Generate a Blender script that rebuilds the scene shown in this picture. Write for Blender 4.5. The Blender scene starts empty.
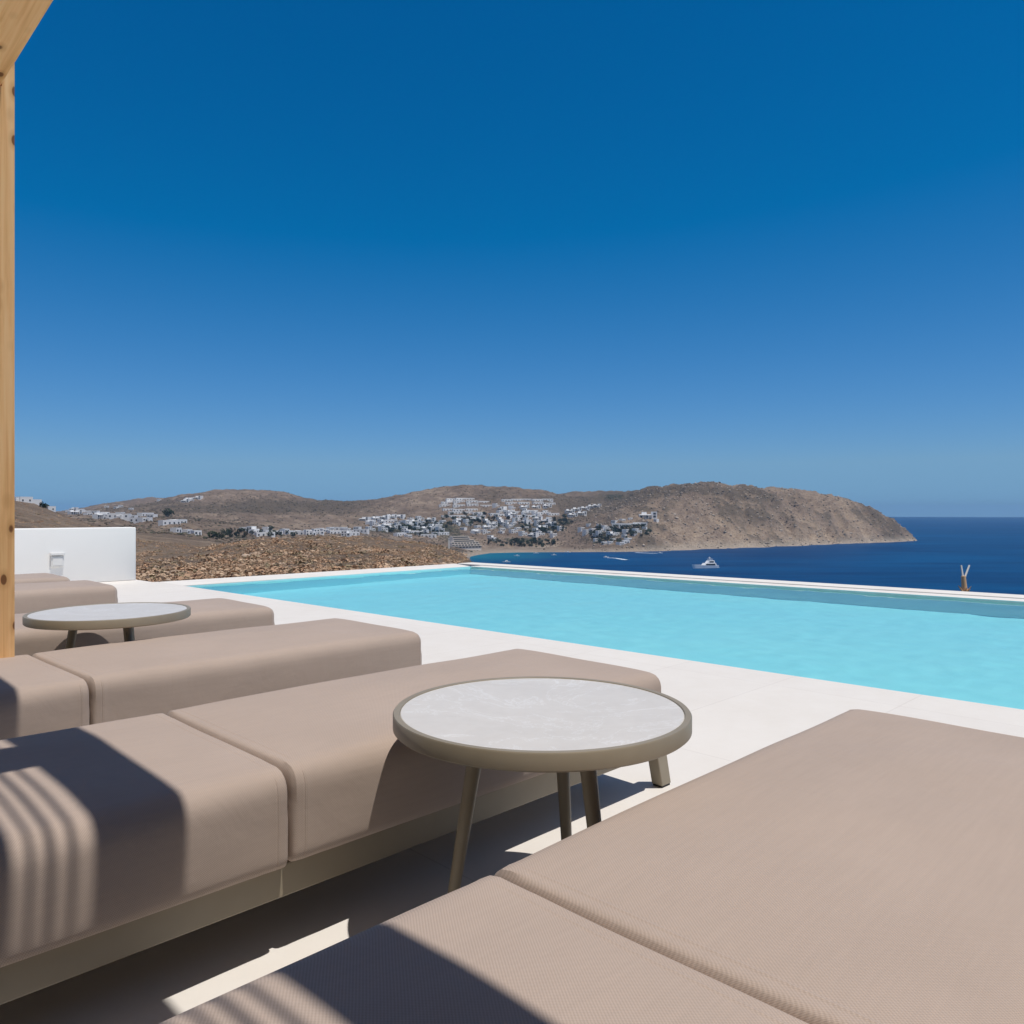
import bpy, bmesh, math, random
import numpy as np
from mathutils import Vector, Matrix, noise as mnoise

S = bpy.context.scene
COL = S.collection
R45 = math.radians(45)
F, CX, HZ, EYE = 775.0, 512.0, 512.0, 0.85      # focal length in px of a 1024 picture, eye height over the deck
SEA = -70.0

# ------------------------------------------------------------------ camera, sky, sun, exposure
cam = bpy.data.cameras.new("camera")
cam.sensor_width = 36; cam.lens = F / 1024 * 36
cam.clip_start = 0.02; cam.clip_end = 60000
co = bpy.data.objects.new("camera", cam); COL.objects.link(co)
co.location = (0, 0, EYE); co.rotation_euler = (math.radians(90), 0, 0)
S.camera = co

to_sun = Vector((0.04 * 0.7071 + 0.29 * 0.7071, 0.04 * 0.7071 - 0.29 * 0.7071, 1)).normalized()
sun_el = math.asin(to_sun.z); sun_az = math.atan2(to_sun.x, to_sun.y)
SUN_STRENGTH, SKY_STRENGTH, EXPOSURE = 3.6, 0.08, 0.0

w = bpy.data.worlds.new("World"); S.world = w; w.use_nodes = True
nt = w.node_tree; N = nt.nodes; L = nt.links
bg = N["Background"]; bg.inputs[1].default_value = SKY_STRENGTH
sky = N.new("ShaderNodeTexSky"); sky.sky_type = 'NISHITA'; sky.sun_disc = False
sky.sun_elevation = sun_el; sky.sun_rotation = sun_az
sky.altitude = 60; sky.air_density = 1.0; sky.dust_density = 0.3; sky.ozone_density = 2.5
tc = N.new("ShaderNodeTexCoord"); sx = N.new("ShaderNodeSeparateXYZ"); cx = N.new("ShaderNodeCombineXYZ")
mx = N.new("ShaderNodeMath"); mx.operation = 'MAXIMUM'; mx.inputs[1].default_value = 0.06
L.new(tc.outputs["Generated"], sx.inputs[0]); L.new(sx.outputs[2], mx.inputs[0])
L.new(sx.outputs[0], cx.inputs[0]); L.new(sx.outputs[1], cx.inputs[1]); L.new(mx.outputs[0], cx.inputs[2])
L.new(cx.outputs[0], sky.inputs[0])
# the photograph was taken through a polariser: each channel of the sky gets its own contrast curve
sc = N.new("ShaderNodeSeparateColor"); cc = N.new("ShaderNodeCombineColor")
L.new(sky.outputs[0], sc.inputs[0])
SKY_CURVE = ((0.68, 1.52), (0.80, 0.27), (1.17, 0.0))      # (gain, black point) per channel
for i, (g_, k0) in enumerate(SKY_CURVE):
    a = N.new("ShaderNodeMath"); a.operation = 'SUBTRACT'; a.inputs[1].default_value = k0
    b = N.new("ShaderNodeMath"); b.operation = 'MULTIPLY'; b.inputs[1].default_value = g_
    c = N.new("ShaderNodeMath"); c.operation = 'MAXIMUM'; c.inputs[1].default_value = 0.0
    L.new(sc.outputs[i], a.inputs[0]); L.new(a.outputs[0], b.inputs[0]); L.new(b.outputs[0], c.inputs[0]); L.new(c.outputs[0], cc.inputs[i])
mr = N.new("ShaderNodeMapRange"); mr.interpolation_type = 'SMOOTHSTEP'; mr.inputs["From Min"].default_value = 0.55; mr.inputs["From Max"].default_value = 0.85
L.new(sx.outputs[2], mr.inputs["Value"])
dim = N.new("ShaderNodeMix"); dim.data_type = 'RGBA'; dim.blend_type = 'MULTIPLY'; dim.inputs[0].default_value = 1.0; dim.inputs[7].default_value = (0.70, 0.64, 0.60, 1)
L.new(sky.outputs[0], dim.inputs[6])
# the polariser darkens the band of sky over the bay; the sky behind stays plain
mb = N.new("ShaderNodeMapRange"); mb.interpolation_type = 'SMOOTHSTEP'; mb.inputs["From Min"].default_value = 0.05; mb.inputs["From Max"].default_value = 0.6
neg = N.new("ShaderNodeMath"); neg.operation = 'MULTIPLY'; neg.inputs[1].default_value = -1.0; L.new(sx.outputs[1], neg.inputs[0]); L.new(neg.outputs[0], mb.inputs["Value"])
dcol = N.new("ShaderNodeMix"); dcol.data_type = 'RGBA'; dcol.inputs[6].default_value = (0.70, 0.64, 0.60, 1); dcol.inputs[7].default_value = (1.05, 1.0, 0.98, 1)
L.new(mb.outputs[0], dcol.inputs[0]); L.new(dcol.outputs[2], dim.inputs[7])
mxx = N.new("ShaderNodeMath"); mxx.operation = 'MAXIMUM'; L.new(mr.outputs[0], mxx.inputs[0]); L.new(mb.outputs[0], mxx.inputs[1])
up = N.new("ShaderNodeMix"); up.data_type = 'RGBA'; L.new(mxx.outputs[0], up.inputs[0]); L.new(cc.outputs[0], up.inputs[6]); L.new(dim.outputs[2], up.inputs[7])
L.new(up.outputs[2], bg.inputs[0])

sl = bpy.data.lights.new("sun", 'SUN'); sl.energy = SUN_STRENGTH; sl.angle = math.radians(0.53); sl.color = (1, 0.945, 0.87)
sl.cycles.is_caustics_light = True
so = bpy.data.objects.new("sun", sl); COL.objects.link(so)
so.rotation_euler = to_sun.to_track_quat('Z', 'Y').to_euler(); so.location = (3, -3, 20)

S.view_settings.view_transform = 'Standard'; S.view_settings.look = 'None'
S.view_settings.exposure = EXPOSURE; S.view_settings.gamma = 1.0
S.render.engine = 'CYCLES'
cy = S.cycles
cy.use_denoising = True; cy.max_bounces = 8; cy.diffuse_bounces = 4; cy.glossy_bounces = 3
cy.transparent_max_bounces = 12; cy.volume_bounces = 0; cy.sample_clamp_indirect = 6.0
cy.caustics_reflective = False; cy.caustics_refractive = True

# ------------------------------------------------------------------ helpers
def tag(o, label=None, cat=None, group=None, kind=None):
    for k, v in (("label", label), ("category", cat), ("group", group), ("kind", kind)):
        if v: o[k] = v
    return o

def link(name, me, parent=None, mats=(), rz=0.0, loc=(0, 0, 0)):
    o = bpy.data.objects.new(name, me); COL.objects.link(o)
    o.location = loc; o.rotation_euler = (0, 0, rz)
    if parent: o.parent = parent
    for m in mats:
        if m.name not in [x.name for x in me.materials if x]: me.materials.append(m)
    return o

def empty(name, label, cat, loc=(0, 0, 0), rz=0.0, group=None):
    o = bpy.data.objects.new(name, None); COL.objects.link(o)
    o.empty_display_size = 0.1; o.location = loc; o.rotation_euler = (0, 0, rz)
    return tag(o, label, cat, group)

def bm_mesh(name, bm, smooth=False, bevel=0.0, seg=2):
    if bevel:
        bmesh.ops.bevel(bm, geom=bm.edges[:], offset=bevel, segments=seg, affect='EDGES', profile=0.5, clamp_overlap=True)
    bmesh.ops.recalc_face_normals(bm, faces=bm.faces[:])
    me = bpy.data.meshes.new(name); bm.to_mesh(me); bm.free()
    if smooth:
        for p in me.polygons: p.use_smooth = True
        me.set_sharp_from_angle(angle=math.radians(40))
    return me

def add_box(bm, x0, x1, y0, y1, z0, z1):
    vs = [bm.verts.new((x, y, z)) for z in (z0, z1) for x, y in ((x0, y0), (x1, y0), (x1, y1), (x0, y1))]
    for f in ((3, 2, 1, 0), (4, 5, 6, 7), (0, 1, 5, 4), (1, 2, 6, 5), (2, 3, 7, 6), (3, 0, 4, 7)):
        bm.faces.new([vs[i] for i in f])
    return vs

def add_prism(bm, pts, z0, z1):
    lo = [bm.verts.new((x, y, z0)) for x, y in pts]; hi = [bm.verts.new((x, y, z1)) for x, y in pts]
    n = len(pts)
    bm.faces.new(hi); bm.faces.new(lo[::-1])
    for i in range(n): bm.faces.new([lo[i], lo[(i + 1) % n], hi[(i + 1) % n], hi[i]])

def add_lathe(bm, prof, n=96, c=(0, 0)):
    rings = []
    for r, z in prof:
        rings.append([bm.verts.new((c[0] + r * math.cos(2 * math.pi * k / n), c[1] + r * math.sin(2 * math.pi * k / n), z)) for k in range(n)])
    for a, b in zip(rings[:-1], rings[1:]):
        for k in range(n): bm.faces.new([a[k], a[(k + 1) % n], b[(k + 1) % n], b[k]])
    return rings

def add_tube(bm, p0, p1, r0, r1, n=20):
    p0, p1 = Vector(p0), Vector(p1); d = (p1 - p0).normalized()
    a = d.orthogonal().normalized(); b = d.cross(a)
    A = [bm.verts.new(p0 + (a * math.cos(t) + b * math.sin(t)) * r0) for t in [2 * math.pi * k / n for k in range(n)]]
    B = [bm.verts.new(p1 + (a * math.cos(t) + b * math.sin(t)) * r1) for t in [2 * math.pi * k / n for k in range(n)]]
    for k in range(n): bm.faces.new([A[k], A[(k + 1) % n], B[(k + 1) % n], B[k]])
    bm.faces.new(A[::-1]); bm.faces.new(B)

def np_mesh(name, verts, faces, smooth=False):
    """verts (n,3), faces (m,k) arrays"""
    verts = np.asarray(verts, dtype=np.float32); faces = np.asarray(faces, dtype=np.int32)
    me = bpy.data.meshes.new(name)
    me.vertices.add(len(verts)); me.vertices.foreach_set("co", verts.ravel())
    m, k = faces.shape
    me.loops.add(m * k); me.loops.foreach_set("vertex_index", faces.ravel())
    me.polygons.add(m); me.polygons.foreach_set("loop_start", np.arange(0, m * k, k, dtype=np.int32))
    me.polygons.foreach_set("loop_total", np.full(m, k, dtype=np.int32))
    if smooth: me.polygons.foreach_set("use_smooth", np.ones(m, dtype=bool))
    me.update(calc_edges=True); me.validate()
    return me

# ---- material helpers
class Mat:
    def __init__(self, name, col=(0.5, 0.5, 0.5), rough=0.6, spec=0.4, metal=0.0):
        self.m = bpy.data.materials.new(name); self.m.use_nodes = True
        self.nt = self.m.node_tree; self.b = self.nt.nodes["Principled BSDF"]
        self.b.inputs["Base Color"].default_value = (*col, 1); self.b.inputs["Roughness"].default_value = rough
        self.b.inputs["Specular IOR Level"].default_value = spec; self.b.inputs["Metallic"].default_value = metal
    def n(self, t, **kw):
        x = self.nt.nodes.new(t)
        for k, v in kw.items():
            if k.startswith("i_"): x.inputs[k[2:].replace("_", " ")].default_value = v
            else: setattr(x, k, v)
        return x
    def l(self, a, b): self.nt.links.new(a, b)
    def coords(self, which="Object", scale=(1, 1, 1), rot=(0, 0, 0)):
        t = self.n("ShaderNodeTexCoord"); mp = self.n("ShaderNodeMapping")
        mp.inputs["Scale"].default_value = scale; mp.inputs["Rotation"].default_value = rot
        self.l(t.outputs[which], mp.inputs[0]); return mp.outputs[0]
    def noise(self, vec, scale, detail=4, rough=0.55, dist=0.0):
        x = self.n("ShaderNodeTexNoise"); x.inputs["Scale"].default_value = scale; x.inputs["Detail"].default_value = detail
        x.inputs["Roughness"].default_value = rough; x.inputs["Distortion"].default_value = dist
        self.l(vec, x.inputs["Vector"]); return x.outputs[0]
    def ramp(self, fac, stops):
        r = self.n("ShaderNodeValToRGB"); e = r.color_ramp.elements
        while len(e) < len(stops): e.new(0.5)
        for i, (p, c) in enumerate(stops):
            e[i].position = p; e[i].color = (*c, 1) if len(c) == 3 else c
        self.l(fac, r.inputs[0]); return r.outputs[0]
    def mix(self, fac, a, b, mode='MIX'):
        x = self.n("ShaderNodeMix"); x.data_type = 'RGBA'; x.blend_type = mode
        for s, v in ((0, fac), (6, a), (7, b)):
            if isinstance(v, (int, float)): x.inputs[s].default_value = v
            elif isinstance(v, tuple): x.inputs[s].default_value = (*v, 1)
            else: self.l(v, x.inputs[s])
        return x.outputs[2]
    def math(self, op, a, b=0.0):
        x = self.n("ShaderNodeMath"); x.operation = op
        for s, v in ((0, a), (1, b)):
            if isinstance(v, (int, float)): x.inputs[s].default_value = v
            else: self.l(v, x.inputs[s])
        return x.outputs[0]
    def base(self, c): self.l(c, self.b.inputs["Base Color"])
    def bump(self, h, strength=0.3, dist=0.01):
        x = self.n("ShaderNodeBump"); x.inputs["Strength"].default_value = strength; x.inputs["Distance"].default_value = dist
        self.l(h, x.inputs["Height"]); self.l(x.outputs[0], self.b.inputs["Normal"]); return x.outputs[0]

def g(v): return (v, v, v)

# ------------------------------------------------------------------ materials
# outdoor weave of the cushions
f = Mat("taupe_weave", (0.42, 0.33, 0.26), 0.85, 0.2)
tc_ = f.n("ShaderNodeTexCoord"); xyz = f.n("ShaderNodeSeparateXYZ"); f.l(tc_.outputs["Object"], xyz.inputs[0]); v = tc_.outputs["Object"]
q = f.math('ADD', xyz.outputs[1], xyz.outputs[2]); x_ = f.math('ADD', xyz.outputs[0], f.math('MULTIPLY', q, 0.25))
s1 = f.math('SINE', f.math('MULTIPLY', x_, 1650.0)); s2 = f.math('SINE', f.math('MULTIPLY', f.math('ADD', q, f.math('MULTIPLY', xyz.outputs[0], 0.1)), 1500.0))
th = f.math('ADD', f.math('MULTIPLY', f.math('MULTIPLY', s1, s2), 0.5), 0.5)
big = f.noise(v, 3.0, 4); slub = f.noise(f.coords("Object", scale=(0.08, 1, 1)), 130, 2)
c1 = f.ramp(th, [(0.0, (0.372, 0.295, 0.249)), (1.0, (0.505, 0.411, 0.35))])
c2 = f.mix(0.07, c1, f.ramp(slub, [(0.3, g(0.36)), (0.7, g(0.64))]), 'OVERLAY')
c3 = f.mix(0.22, c2, f.ramp(big, [(0.3, g(0.4)), (0.7, g(0.6))]), 'OVERLAY')
f.base(c3); f.b.inputs["Sheen Weight"].default_value = 0.08; f.b.inputs["Sheen Roughness"].default_value = 0.5
bt = f.bump(th, 0.25, 0.0006)
cr = f.noise(f.coords("Object", scale=(1, 0.55, 1)), 7.0, 3, 0.5, 1.6)
b2 = f.n("ShaderNodeBump"); b2.inputs["Strength"].default_value = 0.35; b2.inputs["Distance"].default_value = 0.006
f.l(cr, b2.inputs["Height"]); f.l(b2.outputs[0], bt.node.inputs["Normal"])
M_FAB = f.m

# lacquered aluminium in bronze taupe
f = Mat("bronze_lacquer", (0.30, 0.255, 0.185), 0.45, 0.5, 0.0)
v = f.coords("Object"); n1 = f.noise(v, 6, 3); n2 = f.noise(v, 900, 1)
f.base(f.ramp(n1, [(0.3, (0.27, 0.23, 0.165)), (0.7, (0.32, 0.275, 0.205))])); f.bump(n2, 0.08, 0.0004)
M_METAL = f.m
M_FOOT = Mat("black_rubber", (0.03, 0.03, 0.03), 0.7).m

# veined stone of the table tops
f = Mat("pale_marble", (0.7, 0.69, 0.68), 0.35, 0.45)
v = f.coords("Object"); n1 = f.noise(v, 5, 8, 0.6, 1.2); n2 = f.noise(v, 3.4, 9, 0.66, 1.4); n3 = f.noise(v, 40, 4)
vein = f.math('ABSOLUTE', f.math('SUBTRACT', n2, 0.5))
vm = f.ramp(vein, [(0.0, g(1)), (0.014, g(0.0))])
cl = f.ramp(n1, [(0.28, (0.635, 0.605, 0.565)), (0.72, (0.71, 0.68, 0.64))])
cl = f.mix(f.math('MULTIPLY', f.math('MULTIPLY', vm, n1), 0.9), cl, (0.86, 0.86, 0.86))
f.base(f.mix(0.2, cl, f.ramp(n3, [(0.3, g(0.4)), (0.7, g(0.6))]), 'OVERLAY')); M_STONE = f.m

# pine
f = Mat("pine_wood", (0.6, 0.4, 0.22), 0.6, 0.3)
def pine(f, scale):
    v = f.coords("Object", scale=tuple(s_ if s_ >= 1 else 0.035 for s_ in scale))
    n0 = f.noise(v, 55, 4, 0.55, 0.5); n1 = f.noise(v, 140, 3)
    c = f.ramp(n0, [(0.30, (0.74, 0.415, 0.17)), (0.5, (0.88, 0.545, 0.255)), (0.70, (0.94, 0.63, 0.335))])
    c = f.mix(0.25, c, f.ramp(n1, [(0.3, g(0.4)), (0.7, g(0.6))]), 'OVERLAY')
    vk = f.coords("Object", scale=tuple(1.0 if s_ >= 1 else 0.5 for s_ in scale))
    vo = f.n("ShaderNodeTexVoronoi"); vo.inputs["Scale"].default_value = 20.0; f.l(vk, vo.inputs["Vector"])
    ring = f.ramp(vo.outputs["Distance"], [(0.2, g(1)), (0.42, g(0))])
    c = f.mix(f.math('MULTIPLY', ring, 0.5), c, (0.55, 0.29, 0.11))
    k = f.ramp(vo.outputs["Distance"], [(0.15, g(1)), (0.20, g(0))])
    c = f.mix(k, c, (0.22, 0.10, 0.04))
    f.base(c); f.bump(n0, 0.12, 0.0015)
pine(f, (1, 1, 0.08)); M_POST = f.m
f = Mat("pine_beam", (0.6, 0.4, 0.22), 0.6, 0.3); pine(f, (1, 0.08, 1)); M_BEAM = f.m
f = Mat("reed", (0.45, 0.33, 0.18), 0.7); M_REED = f.m

# white lime plaster
f = Mat("white_plaster", (0.8, 0.8, 0.8), 0.85, 0.25)
v = f.coords("Object"); n1 = f.noise(v, 1.2, 6, 0.6); n2 = f.noise(v, 60, 4)
f.base(f.ramp(n1, [(0.3, (0.86, 0.855, 0.84)), (0.7, (0.90, 0.895, 0.88))])); f.bump(n2, 0.12, 0.003); M_PLASTER = f.m
M_PLASTIC = Mat("white_plastic", (0.78, 0.78, 0.77), 0.4, 0.5).m

# pale stone tiles of the deck
f = Mat("deck_tiles", (0.66, 0.63, 0.59), 0.7, 0.3)
v = f.coords("Object"); n1 = f.noise(v, 0.9, 6, 0.6); n2 = f.noise(v, 7, 6, 0.65); n3 = f.noise(v, 120, 3)
br = f.n("ShaderNodeTexBrick"); br.offset = 0.0; br.inputs["Scale"].default_value = 1.0; br.inputs["Mortar Size"].default_value = 0.0022
br.inputs["Brick Width"].default_value = 1.2; br.inputs["Row Height"].default_value = 0.6; br.inputs["Mortar Smooth"].default_value = 0.3
br.inputs["Color1"].default_value = (0.725, 0.69, 0.65, 1); br.inputs["Color2"].default_value = (0.75, 0.715, 0.67, 1); br.inputs["Mortar"].default_value = (0.64, 0.60, 0.56, 1)
f.l(v, br.inputs["Vector"])
c = f.mix(0.35, br.outputs["Color"], f.ramp(n1, [(0.3, g(0.42)), (0.7, g(0.58))]), 'OVERLAY')
c = f.mix(0.3, c, f.ramp(n2, [(0.3, g(0.4)), (0.7, g(0.6))]), 'OVERLAY')
f.base(c); f.bump(f.math('ADD', n3, n2), 0.08, 0.002); M_DECK = f.m
f = Mat("pool_coping", (0.72, 0.70, 0.68), 0.75, 0.3)
v = f.coords("Object"); n2 = f.noise(v, 3, 6, 0.65)
f.base(f.ramp(n2, [(0.3, (0.74, 0.70, 0.65)), (0.7, (0.82, 0.79, 0.745))])); M_COPE = f.m

# pool basin and water
f = Mat("pool_mosaic", (0.2, 0.5, 0.62), 0.5, 0.3)
v = f.coords("Object"); n1 = f.noise(v, 0.8, 4); n2 = f.noise(v, 5, 3)
c = f.ramp(n1, [(0.3, (0.53, 0.95, 0.995)), (0.7, (0.57, 0.965, 0.998))])
f.base(f.mix(0.12, c, f.ramp(n2, [(0.3, g(0.4)), (0.7, g(0.6))]), 'OVERLAY')); M_BASIN = f.m
f = Mat("pool_water"); f.nt.nodes.remove(f.b)
gl = f.n("ShaderNodeBsdfGlass"); gl.inputs["Color"].default_value = (0.80, 0.995, 1.0, 1); gl.inputs["Roughness"].default_value = 0.0; gl.inputs["IOR"].default_value = 1.18
f.l(gl.outputs[0], f.nt.nodes["Material Output"].inputs[0]); M_WATER = f.m

# sea: deep blue, turquoise over the shallows of the bay
f = Mat("sea_water", (0.002, 0.03, 0.11), 0.4, 0.025)
v = f.coords("Object")
n1 = f.noise(f.coords("Object", scale=(0.3, 1, 1)), 0.012, 6, 0.6); n2 = f.noise(v, 0.25, 3); n3 = f.noise(f.coords("Object", scale=(0.25, 1, 1)), 0.0025, 3)
ds = f.n("ShaderNodeVectorMath", operation='DISTANCE'); f.l(f.coords("Object", scale=(1, 0.55, 1)), ds.inputs[0]); ds.inputs[1].default_value = (-60, 1330 * 0.55, 0)
sh = f.math('ADD', f.math('DIVIDE', ds.outputs["Value"], 170), f.math('MULTIPLY', f.math('SUBTRACT', n1, 0.5), 1.2))
deep = f.ramp(f.math('ADD', f.math('MULTIPLY', n1, 0.6), f.math('MULTIPLY', n3, 0.4)), [(0.42, (0.0, 0.032, 0.115)), (0.58, (0.0, 0.060, 0.178))])
f.base(f.mix(f.ramp(sh, [(0.1, g(1)), (0.95, g(0))]), deep, (0.004, 0.15, 0.22)))
f.bump(f.math('ADD', n2, f.math('MULTIPLY', n1, 3)), 0.5, 0.6); M_SEA = f.m

# dry island ground: the painted attribute "cover" = (scrub with painted headland gully shading, green, bare rock)
f = Mat("island_ground", (0.25, 0.19, 0.13), 0.95, 0.1)
v = f.coords("Object"); at = f.n("ShaderNodeAttribute"); at.attribute_name = "cover"
sp = f.n("ShaderNodeSeparateColor"); f.l(at.outputs["Color"], sp.inputs[0])
n1 = f.noise(v, 0.03, 9, 0.68); n2 = f.noise(v, 0.07, 7, 0.72); n3 = f.noise(v, 1.1, 5, 0.7); n4 = f.noise(v, 0.009, 5, 0.6); n5 = f.noise(v, 0.35, 5, 0.7)
mixn = f.math('ADD', f.math('MULTIPLY', n1, 0.6), f.math('MULTIPLY', n4, 0.4))
soil = f.ramp(mixn, [(0.36, (0.15, 0.112, 0.086)), (0.5, (0.25, 0.188, 0.142)), (0.62, (0.385, 0.30, 0.225))])
soil = f.mix(0.6, soil, f.ramp(n3, [(0.3, g(0.25)), (0.7, g(0.75))]), 'OVERLAY')
rock = f.ramp(f.math('ADD', f.math('MULTIPLY', n2, 0.6), f.math('MULTIPLY', n5, 0.4)), [(0.36, (0.20, 0.16, 0.13)), (0.48, (0.345, 0.285, 0.235)), (0.64, (0.52, 0.45, 0.375))])
rock = f.mix(0.85, rock, f.ramp(n4, [(0.35, (0.40, 0.36, 0.33)), (0.65, (0.62, 0.56, 0.48))]), 'OVERLAY')
c = f.mix(sp.outputs[2], soil, rock)
scr = f.ramp(n5, [(0.3, (0.085, 0.073, 0.052)), (0.7, (0.165, 0.13, 0.096))])
spot = f.ramp(f.math('ADD', f.math('ADD', f.math('MULTIPLY', n2, 0.65), f.math('MULTIPLY', n5, 0.35)), f.math('MULTIPLY', f.math('SUBTRACT', sp.outputs[0], 0.5), 0.5)), [(0.47, g(0)), (0.60, g(1))])
c = f.mix(f.math('MULTIPLY', spot, 0.8), c, scr)
gsp = f.ramp(f.math('ADD', f.math('ADD', f.math('MULTIPLY', n2, 0.6), f.math('MULTIPLY', n5, 0.4)), f.math('MULTIPLY', f.math('SUBTRACT', sp.outputs[1], 0.5), 0.6)), [(0.44, g(0)), (0.54, g(1))])
c = f.mix(f.math('MULTIPLY', gsp, 0.85), c, (0.048, 0.058, 0.036))
c = f.mix(f.math('MULTIPLY', at.outputs["Alpha"], 0.55), c, f.ramp(n5, [(0.35, (0.40, 0.335, 0.265)), (0.65, (0.68, 0.60, 0.50))]))
f.base(c); f.bump(f.math('ADD', n5, f.math('MULTIPLY', n2, 4)), 1.0, 2.2); M_GROUND = f.m

f = Mat("dry_scrub", (0.2, 0.13, 0.08), 0.95, 0.1)
at = f.n("ShaderNodeAttribute"); at.attribute_name = "tint"; v = f.coords("Object"); n1 = f.noise(v, 14, 3)
f.base(f.mix(0.3, at.outputs["Color"], f.ramp(n1, [(0.3, g(0.2)), (0.7, g(0.8))]), 'OVERLAY')); M_SCRUB = f.m

M_WHITE = Mat("white_wash", (0.90, 0.89, 0.875), 0.8, 0.2).m
M_HOTEL = Mat("cream_wash", (0.80, 0.74, 0.67), 0.8, 0.2).m
M_OPEN = Mat("dark_opening", (0.045, 0.05, 0.06), 0.3, 0.5).m
M_DOOR = Mat("blue_door", (0.05, 0.12, 0.25), 0.6).m
M_DARKSTONE = Mat("blocker_stone", (0.13, 0.12, 0.105), 0.9, 0.2).m  # dark stone of the added unseen walls, so they bounce little light
M_STONEWALL = Mat("field_stone", (0.27, 0.225, 0.175), 0.9, 0.2).m
f = Mat("dark_foliage", (0.05, 0.065, 0.035), 0.9, 0.1); v = f.coords("Object"); n1 = f.noise(v, 1.3, 3)
f.base(f.ramp(n1, [(0.3, (0.025, 0.038, 0.022)), (0.7, (0.07, 0.085, 0.045))])); M_LEAF = f.m
M_BARK = Mat("bark", (0.12, 0.09, 0.06), 0.9).m
M_HULL = Mat("yacht_white", (0.93, 0.93, 0.93), 0.25, 0.5).m
M_GLASS = Mat("dark_glass", (0.02, 0.03, 0.04), 0.1, 0.6).m
M_FOAM = Mat("foam", (0.6, 0.66, 0.72), 0.9).m
M_DRY = Mat("dry_stalk", (0.72, 0.47, 0.27), 0.85, 0.2).m
M_PALE = Mat("bleached_wood", (0.72, 0.70, 0.66), 0.85, 0.2).m

# ------------------------------------------------------------------ terrain (one height field, designed by its sight lines)
def Zof(Y, y): return EYE - (y - HZ) / F * Y
rng = np.random.default_rng(7)
KN = [9, 13, 20, 35, 60, 100, 150, 220, 320, 450]
near = {
 -700: [580, 578, 570, 556, 540, 522, 508, 492, 482, 478],
 -200: [600, 595, 585, 566, 554, 541, 530, 514, 500, 493],
   14: [600, 600, 588, 570, 559, 547, 537, 522, 509, 500.5],
   32: [600, 600, 588, 570, 560, 548, 539, 525, 513, 504.5],
   50: [600, 600, 588, 571, 561, 550, 541, 529, 518, 511.5],
   66: [600, 600, 588, 571, 561, 551, 543, 532, 523, 517.5],
   90: [600, 600, 588, 571, 562, 552, 544, 536, 529, 524.5],
  136: [800, 720, 582, 572, 562, 552, 546, 541, 537, 534],
  200: [800, 720, 580, 567, 557, 551, 549, 548, 545, 541],
  256: [800, 720, 580, 567, 552, 543, 541.5, 548, 552, 551],
  320: [800, 720, 580, 565, 548, 539.5, 541, 552, 562, 566],
  380: [800, 720, 582, 566, 550, 541, 545, 560, 575, 585],
  430: [800, 720, 585, 568, 555, 547, 556, 575, 590, 600],
  462: [800, 720, 592, 575, 562, 558, 570, 590, 602, 612],
  482: [800, 720, 605, 590, 578, 574, 588, 605, 615, 625],
  520: [800, 720, 640, 630, 625, 625, 632, 645, 655, 665],
  700: [800, 720, 665, 660, 655, 655, 660, 668, 685, 690],
 1100: [800, 720, 680, 670, 665, 665, 668, 675, 690, 700],
 1900: [800, 720, 690, 680, 675, 670, 670, 680, 690, 700]}
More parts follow.
